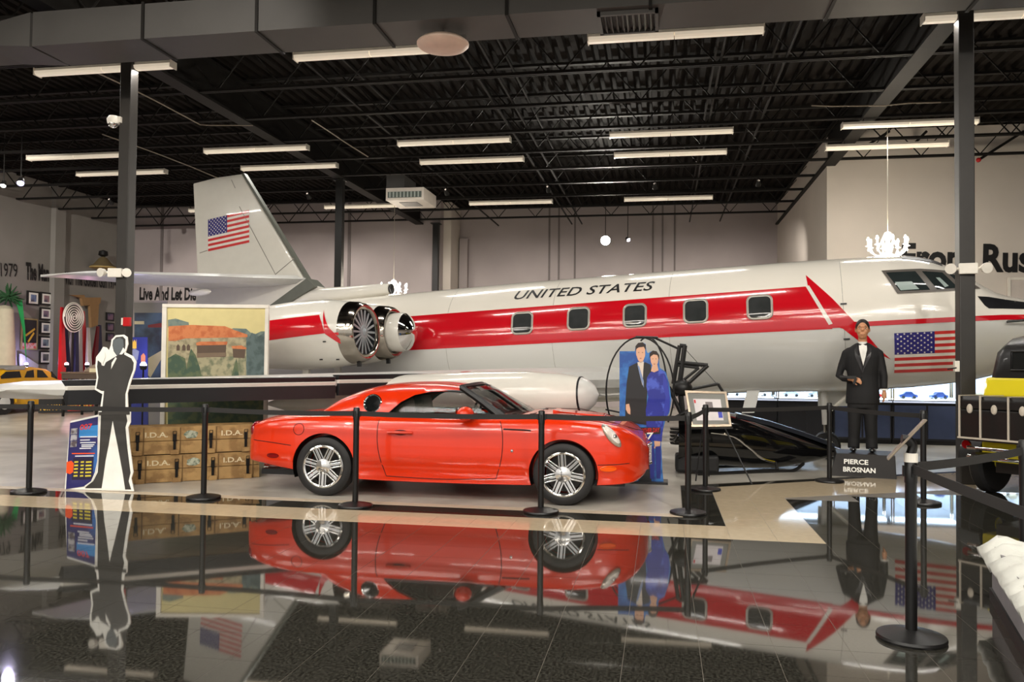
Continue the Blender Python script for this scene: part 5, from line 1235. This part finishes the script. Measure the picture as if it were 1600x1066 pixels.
# ================================================================== LIT SHOW CASES BELOW THE JET
m_cab = mat('case_base', (40, 40, 46), .5); m_cabb = mat('case_blue', (70, 82, 116), .5); m_lit = mat('case_lamp', (235, 242, 255), .4, emit=(225, 238, 255), estr=7.0); m_cglass = mat('case_glass', (220, 232, 235), .02, trans=1.0, ior=1.2, var=0)
m_cback = mat('case_back', (206, 214, 224), .5)
YCs = 17.2
bx = [Y(u, 640, YCs).x for u in (1118, 1215, 1302, 1395, 1505, 1620)]
CNM = ['first', 'second', 'third', 'fourth', 'fifth']
for k in range(5):
    xa_, xb_ = bx[k]+.01, bx[k+1]-.01; W = xb_-xa_
    t = thing('show_case', '%s lit glass show case from the left below the jet belly' % CNM[k], 'show case', (xa_, YCs, 0), group='lit glass show cases')
    MB().bp((0, .05, .08), (W, .65, .80)).build('cabinet', m_cab, t)
    MB().bp((.03, .035, .12), (W/2-.02, .05, .76)).build('door', m_cabb if k > 1 else m_cab, t); MB().bp((W/2+.02, .035, .12), (W-.03, .05, .76)).build('door', m_cabb if k > 1 else m_cab, t)
    MB().bp((0, .1, 0), (W, .6, .08)).build('toe_kick', m_black, t)
    MB().bp((-.005, 0, .80), (W+.005, .7, .86)).build('worktop', m_black, t)
    MB().bp((.0, .0, .815), (W, -.012, .845)).build('light_strip', mat('strip_dim', (200, 210, 220), .4, emit=(220, 230, 255), estr=.5), t)
    for (x, y) in ((.01, .03), (W-.01, .03), (.01, .67), (W-.01, .67)): MB().bp((x-.012, y-.012, .86), (x+.012, y+.012, 1.55)).build('post', m_chrome, t)
    MB().bp((.02, .03, .87), (W-.02, .036, 1.53)).build('front_glass', m_cglass, t)
    MB().bp((.02, .66, .87), (W-.02, .68, 1.53)).build('back_panel', m_cback, t)
    MB().bp((0, .0, 1.53), (W, .7, 1.57)).build('canopy', m_cab, t)
    MB().bp((.05, .2, 1.49), (W-.05, .45, 1.525)).build('lamp_tube', m_lit, t)
    MB().bp((.05, .1, .862), (W-.05, .62, .878)).build('lit_shelf', m_lit, t)
    for j in range(2):
        mo = thing('model_car', 'small %s model car in the %s lit show case, on its %s side' % (('white', 'silver', 'red', 'blue', 'cream')[k], CNM[k], ('left', 'right')[j]), 'model car', (xa_+W*(.28+.45*j), YCs+.3, .88), .3*j)
        mcol = mat('model_%d' % k, ((235, 235, 235), (190, 195, 200), (190, 40, 40), (60, 80, 140), (225, 215, 190))[k], .25, coat=.5)
        MB().prism([(-.17, .03), (-.17, .08), (-.09, .10), (-.05, .145), (.06, .145), (.10, .10), (.17, .08), (.17, .03)], lambda a, b: (a, -.06, b), lambda a, b: (a, .06, b)).build('shell', mcol, mo, bevel=.01)
        for wx_ in (-.10, .10):
            for wy in (-.06, .06): MB().lathe([(-.012, .03), (.012, .03)], (wx_, wy, .03), (0, 1, 0), 12).build('wheel', m_rubber, mo)
# ================================================================== BLACK AND YELLOW VINTAGE CAR
m_yel = mat('vintage_yellow', (214, 196, 36), .2, coat=.7, var=.02); m_vbk = mat('vintage_black', (18, 16, 15), .35, coat=.1)
m_strap = mat('strap_metal', (196, 186, 170), .45, .3)
A_ = Vector((.75, .6614, 0)); R2 = Vector((.6614, -.75, 0)); Tc = Vector((3.915, 10.085, 0))
va = math.atan2(A_.y, A_.x)
vc = thing('vintage_car', 'black and yellow vintage saloon with a strapped trunk at the right edge', 'car', Tc, va)   # local x forward, y left
L1 = 3.9
MB().prism([(.42, .62), (.40, 1.2), (.46, 1.40), (L1-.9, 1.40), (L1-.9, .62)], lambda a, b: (a, -.62, b), lambda a, b: (a, .62, b)).build('body_tub', m_yel, vc, bevel=.03)
hood = []
for x, hw, z1_ in ((L1-.95, .55, 1.30), (L1+.3, .38, 1.1), (L1+.36, .36, 1.08)): hood.append([(x, -hw, .62), (x, hw, .62), (x, hw, z1_-.15), (x, hw*.5, z1_), (x, -hw*.5, z1_), (x, -hw, z1_-.15)])
MB().loft(hood).build('bonnet', m_yel, vc, bevel=.02)
cab = []
for x, zt, hw in ((.47, 1.50, .50), (.50, 1.66, .52), (.58, 1.78, .54), (.75, 1.87, .55), (1.1, 1.92, .56), (2.2, 1.92, .56), (2.55, 1.86, .55)):
    cab.append([(x, -hw-.05, 1.385), (x, hw+.05, 1.385), (x, hw+.04, zt-.25), (x, hw, zt-.08), (x, hw-.1, zt), (x, -hw+.1, zt), (x, -hw, zt-.08), (x, -hw-.04, zt-.25)])
MB().loft(cab).build('cabin', m_vbk, vc, smooth=True)
rw = MB().box((.475, 0, 1.60), (.03, .62, .2)).build('rear_window', m_glass, vc, bevel=.01)
MB().tube([(.455, -.32, 1.49), (.455, .32, 1.49), (.465, .32, 1.71), (.465, -.32, 1.71)], .012, 6, closed=True).build('window_rim', m_vbk, rw)
for sy_ in (-1, 1):
    for x in (.85, 1.65): MB().bp((x, sy_*.602-.012, 1.44), (x+.6, sy_*.602+.012, 1.70)).build('side_window', m_glass, vc)
    for x in (.35, L1-.15):
        wh = MB().lathe([(-.08, .26), (-.085, .34), (-.05, .375), (.05, .375), (.085, .34), (.08, .26)], (x+.3, sy_*.66, .375), (0, 1, 0), 32).build('tyre', m_rubber, vc, smooth=True)
        MB().lathe([(-.09, .0), (-.09, .07), (-.06, .09), (-.06, .25), (.06, .25)], (x+.3, sy_*.66, .375), (0, sy_, 0), 24, cap=False).build('wheel_disc', m_yel, wh, smooth=True)
        fe = []
        for k in range(15):
            a = PI*(-.05+1.02*k/14); cx_, cz_ = x+.3+.47*math.cos(a), .40+.45*math.sin(a)
            fe.append([(cx_, sy_*.55, cz_), (cx_, sy_*.80, cz_-.03), (x+.3+.43*math.cos(a), sy_*.80, .38+.42*math.sin(a)), (x+.3+.43*math.cos(a), sy_*.55, .40+.42*math.sin(a))])
        MB().loft(fe).build('fender', m_vbk, vc, smooth=True)
    MB().bp((1.0, sy_*.62, .40), (L1-.4, sy_*.82, .44)).build('running_board', m_vbk, vc)
MB().bp((.15, -.5, .42), (.6, .5, .66)).build('fuel_tank', m_yel, vc, bevel=.03)
MB().bp((.2, -.36, .3), (L1+.2, .36, .42)).build('chassis', m_vbk, vc)
for z in (.50, .60): MB().tube([(-.20, -.46, z), (-.24, 0, z), (-.20, .46, z)], .022, 10).build('bumper_bar', m_chrome, vc, smooth=True)
for y in (-.35, .35): MB().bar((-.27, y, .55), (.3, y, .5), .04, .03).build('bumper_iron', m_vbk, vc)
MB().lathe([(0, .05), (.03, .05)], (-.05, .55, .62), (-1, 0, 0), 16).build('tail_lamp', mat('tail_red', (120, 6, 12), .1), vc)
tk = thing('travel_trunk', 'black leather trunk with metal straps on the back of the vintage car', 'trunk', Tc+Vector((0, 0, .70)), va)
MB().bp((-.22, -.56, .0), (.24, .56, .34)).build('case', m_vbk, tk, bevel=.02)
MB().loft([[(x, y, z) for x, z in ((-.225, .345), (-.225, .44), (-.19, .49), (.21, .49), (.245, .44), (.245, .345))] for y in (-.565, .565)]).build('lid', m_vbk, tk, bevel=.01)
for s_ in (.02, .235, .51, .77, .975):
    y = .56-1.12*s_
    MB().bp((-.236, y-.009, .0), (-.222, y+.009, .49)).bp((-.236, y-.009, .485), (.25, y+.009, .497)).build('strap', m_strap, tk)
for s_ in (.125, .37, .64, .88):
    y = .56-1.12*s_; lc = MB().lathe([(0, .035), (.012, .03), (.018, .0)], (-.225, y, .345), (-1, 0, 0), 14, sy=1.6).build('lock', m_strap, tk, smooth=True)
MB().bp((-.235, -.56, .0), (-.222, .56, .02)).build('edge_strip', m_strap, tk)
rk = MB()
for y in (-.45, -.15, .15, .45): rk.bar((-.22, y, -.012), (.45, y, -.012), .03, .02)
for x in (-.2, .2): rk.bar((x, -.52, -.012), (x, .52, -.012), .03, .018)
r_ = rk.build('luggage_rack', m_vbk, vc); r_.location = (0, 0, .70)
MB().bar((.2, -.3, .68), (.45, -.3, .45), .03, .03).bar((.2, .3, .68), (.45, .3, .45), .03, .03).build('rack_stay', m_vbk, vc)
# ================================================================== SNOW DISPLAY AT THE RIGHT
a = F(1546, 937); b = F(1602, 1037); dv = (b-a).normalized(); 
c0 = a; c1 = a+dv*2.2; ex = Vector((2.4, .25, 0)); 
t = thing('snow_display', 'low grey plinth topped with white artificial snow at the right edge', 'display plinth', (0, 0, 0))
cor = [c0, c1, c1+ex, c0+ex]
hs = .37
MB().loft([[(p.x, p.y, .0) for p in cor], [(p.x, p.y, .08) for p in cor]]).build('baseboard', m_black, t)
inn = [c0+Vector((.012, -.012, 0)), c1+Vector((.012, 0, 0)), c1+ex, c0+ex-Vector((0, .012, 0))]
MB().loft([[(p.x, p.y, .08) for p in inn], [(p.x, p.y, hs) for p in inn]]).build('plinth_side', mat('plinth_grey', (124, 120, 122), .6), t)
vs = []; fs = []; N1, N2 = 44, 40
rnd = random.Random(3); ph_ = [(rnd.uniform(3, 14), rnd.uniform(3, 14), rnd.uniform(0, 6)) for _ in range(9)]
for i in range(N1+1):
    for j in range(N2+1):
        s_ = -.03+1.05*i/N1; q = j/N2; s2_ = -.03+q*1.03
        p = c0+dv*(2.2*s2_)+ex*(s_)
        e = min(1, (s_+.03)/.05)*min(1, (s2_+.03)/.05)
        n_ = sum(math.sin(A*p.x*2+B*p.y*2+c) for A, B, c in ph_)/9
        vs.append((p.x, p.y, hs-.045+e*(.075+.05*n_)+max(0, s_-.10)*.75*(1-.3*s2_)+.03*n_))
for i in range(N1):
    for j in range(N2): fs.append((i*(N2+1)+j, (i+1)*(N2+1)+j, (i+1)*(N2+1)+j+1, i*(N2+1)+j+1))
sn = MB().add(vs, fs).build('snow_blanket', mat('snow', (200, 200, 192), .8, bump=.4, bscale=30), t, smooth=True)
md = sn.modifiers.new('s', 'SOLIDIFY'); md.thickness = .05; md.offset = -1; bake(sn)
# ================================================================== LEFT WALL
XW = -19.28
def lw(u, v, e=0.0): return XP(u, v, XW+e)
place_text('wall_lettering', '1979', lw(1, 432), lw(27, 433), .40, m_letter, wl, .0, 0, .01)
place_text('wall_lettering', 'The Man', lw(40, 436), lw(76, 439), .52, m_letter, wl, .035, 0, .01)
place_text('wall_lettering', 'With The Golden Gun 1974', lw(97, 443, .02), lw(182, 451, .02), .40, m_letter, wl, .035, 0, .01)
place_text('wall_lettering', 'Live And Let Die 1973', Y(218, 468, 27.49), Y(336, 469, 27.49), .46, m_letter, wb, .035, 0, .01)
place_text('wall_lettering', 'From Russia', Y(1408, 421, 20.59), Y(1668, 425, 20.59), .62, m_letter, wr, .035, 0, .01)
pa_ = Y(1573, 434, 20.59); pb_ = Y(1690, 500, 20.59)
t = thing('wall_frame', 'plain white framed panel on the partition wall behind the jet nose', 'frame', (pa_.x, 20.58, pb_.z))
W, Hh = pb_.x-pa_.x, pa_.z-pb_.z
MB().bp((0, -.03, 0), (W, 0, Hh)).build('panel', mat('panel_pale', (206, 196, 188), .6), t)
for A, B in (((0, 0), (W, .06)), ((0, Hh-.06), (W, Hh)), ((0, .06), (.06, Hh-.06)), ((W-.06, .06), (W, Hh-.06))): MB().bp((A[0], -.05, A[1]), (B[0], -.03, B[1])).build('moulding', m_white, t)
FRM = [((41, 454), (60, 478), 'top left of the framed photo cluster', (120, 140, 180)), ((62, 456), (80, 478), 'top right of the framed photo cluster', (170, 130, 130)), ((61, 480), (79, 501), 'second down the framed photo column', (150, 120, 140)), ((61, 502), (79, 523), 'third down the framed photo column', (140, 150, 160)), ((60, 525), (79, 546), 'fourth down the framed photo column', (140, 160, 170)), ((60, 548), (79, 569), 'bottom of the framed photo column', (120, 120, 110))]
for A, B, lab, col in FRM:
    p = lw(*A); q = lw(*B); y0_, y1_ = p.y, q.y; z1_ = p.z; z0_ = q.z
    t = thing('photo_frame', 'black framed photo with white mat, %s' % lab, 'photo frame', (XW, y0_, z0_), group='framed photos on the left wall'); W = y1_-y0_; Hh = z1_-z0_
    MB().bp((.01, 0, 0), (.04, W, Hh)).build('frame', m_black, t, bevel=.006)
    MB().bp((.04, .07, .05), (.044, W-.07, Hh-.05)).build('mat_board', m_cardw, t)
    MB().bp((.044, W*.28, Hh*.25), (.047, W*.72, Hh*.75)).build('photo', mat('photo_%d%d' % A, col, .4, rgb2=(70, 70, 90), n2=6), t)
for k in range(3):
    p = lw(165, 488+16*k); q = lw(177, 502+16*k)
    t = thing('photo_frame', 'dark blue framed print beside the left column, %s of three' % ('top', 'middle', 'bottom')[k], 'photo frame', (XW, p.y, q.z), group='dark prints on the left wall'); W = q.y-p.y; Hh = p.z-q.z
    MB().bp((.01, 0, 0), (.04, W, Hh)).build('frame', m_black, t); MB().bp((.04, .06, .04), (.045, W-.06, Hh-.04)).build('print', mat('print_dk', (52, 54, 84), .4, rgb2=(120, 90, 110), n2=5), t)
p = lw(32, 497); q = lw(56, 547)
t = thing('movie_poster', 'gold framed dark film poster on the left wall', 'poster', (XW, p.y, q.z)); W = q.y-p.y; Hh = p.z-q.z
MB().bp((.01, 0, 0), (.05, W, Hh)).build('frame', mat('gold_frame', (186, 168, 116), .4, .4), t)
MB().bp((.05, .05, .22*Hh), (.055, W-.05, Hh-.04)).build('print_top', mat('pt', (40, 36, 40), .4), t); MB().bp((.05, .05, .04), (.055, W-.05, .22*Hh)).build('print_bottom', mat('pb', (206, 178, 170), .4, rgb2=(200, 70, 60), n2=9), t)
MB().bar((.06, W*.25, Hh*.45), (.06, W*.8, Hh*.68), .01, .06, up=(0, 0, 1)).bar((.06, W*.4, Hh*.25), (.06, W*.75, Hh*.55), .01, .06).build('gold_shape', m_gold, t)
# spiral target, spikes, wooden bracket, straw hat lamp
c = XP(114.5, 496, -17.6)
t = thing('spiral_disc', 'round black and white spiral disc above the red spikes', 'disc', c)
MB().lathe([(0, .44), (.03, .44)], ax=(1, 0, 0), n=36).build('disc', mat('disc_dark', (60, 56, 52), .5), t)
pts = []
for k in range(150):
    a = k/149*2*PI*5.5; r = .02+.40*k/149; pts.append((.04, r*math.cos(a), r*math.sin(a)))
MB().tube(pts, .017, 5).build('spiral_line', m_white, t)
MB().tube([(.015, .44*math.cos(2*PI*k/36), .44*math.sin(2*PI*k/36)) for k in range(36)], .022, 6, closed=True).build('rim', m_white, t)
MB().tube([(0, 0, -.4), (0, 0, -c.z)], .03, 8).build('post', m_steel, t)
m_nv = mat('spike_navy', (34, 30, 66), .4); m_sw = mat('spike_white', (196, 190, 182), .35); m_sr = mat('spike_red', (186, 16, 26), .3, coat=.4); m_sdr = mat('spike_dark_red', (110, 20, 30), .4)
SPK = [((98, 480), 95, 103, m_sr, 'bright red spike at the left end'), ((102, 482), 101, 110, m_nv, 'navy spike beside the left red one'), ((115, 510), 107, 118, m_sw, 'white spike left of the middle'), ((121, 500), 117, 122, m_nv, 'navy spike left of the middle'), ((127, 505), 120, 128, m_sw, 'white spike touching the middle red one'), ((131, 486), 125, 138, m_sr, 'bright red spike in the middle'), ((139, 512), 137, 143, m_sw, 'white spike right of the middle'), ((154, 510), 143, 150, m_sdr, 'dark red leaning spike'), ((157, 508), 149, 160, m_nv, 'navy spike at the right end')]
for k, (tp, l, r, mt, lab) in enumerate(SPK):
    xx = -17.9-.24*(k % 3)
    A = XP(tp[0], tp[1], xx); B = XP(l, 586, xx); Cc = XP(r, 586, xx)
    sc_ = (A.z)/(A.z-B.z); yl_, yr_ = A.y+(B.y-A.y)*sc_, A.y+(Cc.y-A.y)*sc_
    ym = (yl_+yr_)/2
    tag(MB().add([(xx+.05, yl_, 0), (xx+.05, yr_, 0), (xx-.12, yr_, 0), (xx-.12, yl_, 0), (xx, A.y-.05, A.z), (xx, A.y+.05, A.z), (xx-.05, A.y+.05, A.z), (xx-.05, A.y-.05, A.z)], [(0, 1, 5, 4), (1, 2, 6, 5), (2, 3, 7, 6), (3, 0, 4, 7), (4, 5, 6, 7), (3, 2, 1, 0)]).build('stage_spike', mt, bevel=.01), 'tall %s of the stage row' % lab, 'stage spike', 'tall coloured stage spikes')
t = thing('wooden_bracket', 'tan wooden bracket board high beside the spiral disc', 'board', (0, 0, 0)); m_tan = mat('tan_board', (150, 116, 76), .7)
for q in ([(110, 461), (132, 461), (133, 465), (158, 465), (157, 474), (153, 476), (130, 478), (128, 466)], [(141, 474), (155, 474), (153, 508), (143, 512)]):
    MB().prism(q, lambda a, b: tuple(XP(a, b, -19.05)), lambda a, b: tuple(XP(a, b, -19.05)-Vector((.1, 0, 0)))).build('plank', m_tan, t)
c = XP(161, 418, -18.82); t = thing('straw_hat', 'straw hat shaped lamp high on the left wall', 'hat', c)
MB().lathe([(0, .42), (.03, .42), (.10, .3), (.32, .13), (.36, .05), (.38, 0)], n=24).build('crown', mat('straw', (120, 104, 74), .8), t, smooth=True)
MB().lathe([(.36, .05), (.42, .16), (.55, .14), (.6, .0)], n=16).build('band_top', m_black, t, smooth=True)
MB().lathe([(-.02, .43), (.01, .43)], n=24).build('brim', mat('brim', (186, 160, 96), .8), t)
# cream costume figure with green plume
c = XP(8, 590, -17.9)
t = thing('costume_display', 'cream cone costume with a green feathered plume at the left edge', 'costume', (-18.95, XP(6, 560, -18.95).y, 0))
zt = XP(8, 478, -18.95).z
MB().lathe([(0, .33), (.8, .33), (1.7, .30), (zt-.1, .22), (zt, .12), (zt+.02, 0)], n=24).build('cloth_cone', mat('cream_cloth', (196, 188, 164), .8), t, smooth=True)
b = MB(); rr = random.Random(5)
for k in range(46):
    d = Vector((rr.gauss(0, 1), rr.gauss(0, 1), rr.gauss(0, 1))).normalized(); p0 = Vector((0, .12, zt+.28)); b.tube([p0, p0+d*rr.uniform(.28, .42)], [.05, .012], 5)
b.build('plume', mat('plume_green', (44, 84, 50), .8), t)
MB().loft([[(.1, .28, zt+.2), (.2, .42, zt+.2), (.1, .42, zt+.2)], [(.3, .36, zt-.7), (.33, .42, zt-.7), (.3, .42, zt-.7)], [(.36, .44, zt-1.6), (.37, .45, zt-1.6), (.36, .45, zt-1.6)]]).build('green_sash', mat('sash', (20, 140, 70), .6), t)
# yellow small car
XC = -17.35
m_2y = mat('small_car_yellow', (206, 154, 18), .25, coat=.6)
t = thing('small_yellow_car', 'small yellow round-roofed car parked along the left wall', 'car', (0, 0, 0))
def qc(u, v): p = XP(u, v, XC); return (p.y, p.z)
prof = [qc(-45, 634), qc(-45, 606), qc(-14, 596), qc(-4, 592), qc(8, 578), qc(24, 574), qc(52, 573.5), qc(72, 576.5), qc(86, 585), qc(95, 597), qc(101, 616), qc(98, 632), qc(60, 634), qc(10, 636)]
MB().prism(prof, lambda a, b: (XC, a, b), lambda a, b: (XC-1.2, a, b)).build('body', m_2y, t, bevel=.05)
for q in ([(1, 588), (9, 581), (30, 580), (33, 590), (1, 592)], [(38, 590), (42, 580), (52, 578), (53, 590)], [(58, 590), (58, 578), (66, 579), (75, 590)], [(80, 589), (80, 580), (86, 587), (90, 593)]):
    MB().prism([qc(*p) for p in q], lambda a, b: (XC+.012, a, b), lambda a, b: (XC-.01, a, b)).build('window', m_glass, t)
MB().prism([qc(4, 577), qc(24, 573), qc(40, 572.5), qc(38, 579), qc(10, 580)], lambda a, b: (XC+.02, a, b+.02), lambda a, b: (XC-1.18, a, b+.02)).build('soft_roof', mat('soft_roof', (150, 148, 144), .6), t, bevel=.02)
for (u, rr_) in ((3, .32), (97, .30)):
    p = XP(u, 628, XC)
    wh = MB().lathe([(-.07, .18), (-.07, rr_), (.07, rr_), (.07, .18)], (XC+.02, p.y, rr_), (1, 0, 0), 24).build('tyre', m_rubber, t, smooth=True)
    MB().lathe([(0, .19), (.08, .18), (.09, .0)], (XC+.02, p.y, rr_), (1, 0, 0), 20).build('hub', m_jg, wh)
    MB().tube([(XC+.02, p.y+(rr_+.1)*math.cos(PI*k/10), rr_+(rr_+.1)*math.sin(PI*k/10)) for k in range(11)], .07, 8).build('fender', m_2y, t, smooth=True)
# sail behind, film board, lamps
t = thing('sail_panel', 'pale triangular sail panel standing behind the yellow car', 'panel', (0, 0, 0))
MB().prism([(31, 553), (34, 553), (60, 570), (60, 600), (32, 600)], lambda a, b: tuple(XP(a, b, -19.18)), lambda a, b: tuple(XP(a, b, -19.18)-Vector((.03, 0, 0)))).build('sheet', mat('sail', (176, 176, 178), .4), t)
p = XP(50, 600, -19.2); MB().tube([(p.x, p.y, p.z), (p.x, p.y, 0)], .03, 8).build('stand', m_steel, t)
p = F(60, 643); q = F(146, 645)
a3 = F(60, 647); b3 = F(146, 645); zt = .40; dv_ = b3-a3; a3.z = .08
t = thing('title_board', 'low red and black board with gold film title below the wing', 'sign', (a3.x, a3.y, 0), math.atan2(dv_.y, dv_.x)); W = dv_.length
MB().bp((0, 0, .02), (W, .06, zt)).build('board', m_black, t)
MB().bp((W*.52, -.01, a3.z-.02), (W, .0, zt)).build('red_field', mat('board_red', (150, 30, 20), .5), t)
place_text('title', 'FOR YOUR EYES ONLY', (.04, -.012, a3.z+.02), (W-.03, -.012, a3.z+.02), .15, m_gold, t, .03, 0, .002)
def floor_lamp(u, v, y, lab, col, pw):
    p = Y(u, v, y); t = thing('uplight', lab, 'lamp', p, group='small violet lamps')
    MB().lathe([(-.06, .05), (.0, .07), (.02, .06)], n=14).build('cup', m_black, t)
    MB().ball((0, 0, .03), .055).build('bulb', mat('violet_%d' % u, col, .3, emit=col, estr=30.0), t, smooth=True)
    MB().tube([(0, 0, -.05), (0, 0, -p.z)], .015, 6).build('stem', m_steel, t)
    l = bpy.data.lights.new('violet', 'POINT'); l.energy = pw; l.color = lin(col); l.shadow_soft_size = .06
    o = bpy.data.objects.new('violet_glow', l); C.objects.link(o); o.parent = t; o.location = (0, 0, .12)
floor_lamp(224, 573, 14.0, 'bright violet-white lamp beside the crown poster', (206, 200, 255), 20)
floor_lamp(41, 571, 21.95, 'violet lamp on the roof line of the yellow car', (190, 180, 255), 12)
floor_lamp(104, 571, 21.5, 'pink lamp at the foot of the left red spike', (255, 190, 200), 10)
floor_lamp(136, 571, 21.5, 'pink-violet lamp at the foot of the middle red spike', (255, 170, 220), 10)
# dark show bench with small models below the spikes
a4 = Y(96, 590, 19.2); b4 = Y(152, 590, 19.2)
t = thing('display_bench', 'low brown display bench in front of the coloured spikes', 'bench', (a4.x, 19.2, 0)); W = b4.x-a4.x; zt = Y(120, 584, 19.2).z
for lx in (.04, W-.04):
    for ly in (.04, .76): MB().bp((lx-.025, ly-.025, 0), (lx+.025, ly+.025, zt-.14)).build('leg', m_steel, t)
MB().bp((0, 0, zt-.14), (W, .8, zt)).build('bench_body', mat('bench_brown', (72, 58, 48), .6), t)
MB().bp((-.02, -.02, zt), (W+.02, .82, zt+.04)).build('bench_top', mat('bench_top', (96, 78, 62), .5), t)
t = thing('scale_model', 'small scenic scale model on the bench below the spikes', 'model', (a4.x+W*.75, 19.6, zt+.04))
MB().prism([(-.35, 0), (.3, 0), (.3, .12), (.18, .24), (-.05, .20), (-.32, .06)], lambda a, b: (a, -.15, b), lambda a, b: (a, .15, b)).build('hill', mat('model_stone', (126, 108, 92), .7), t, bevel=.02)
MB().bp((-.15, -.17, .0), (.2, -.15, .1)).build('facade', m_pwl, t)
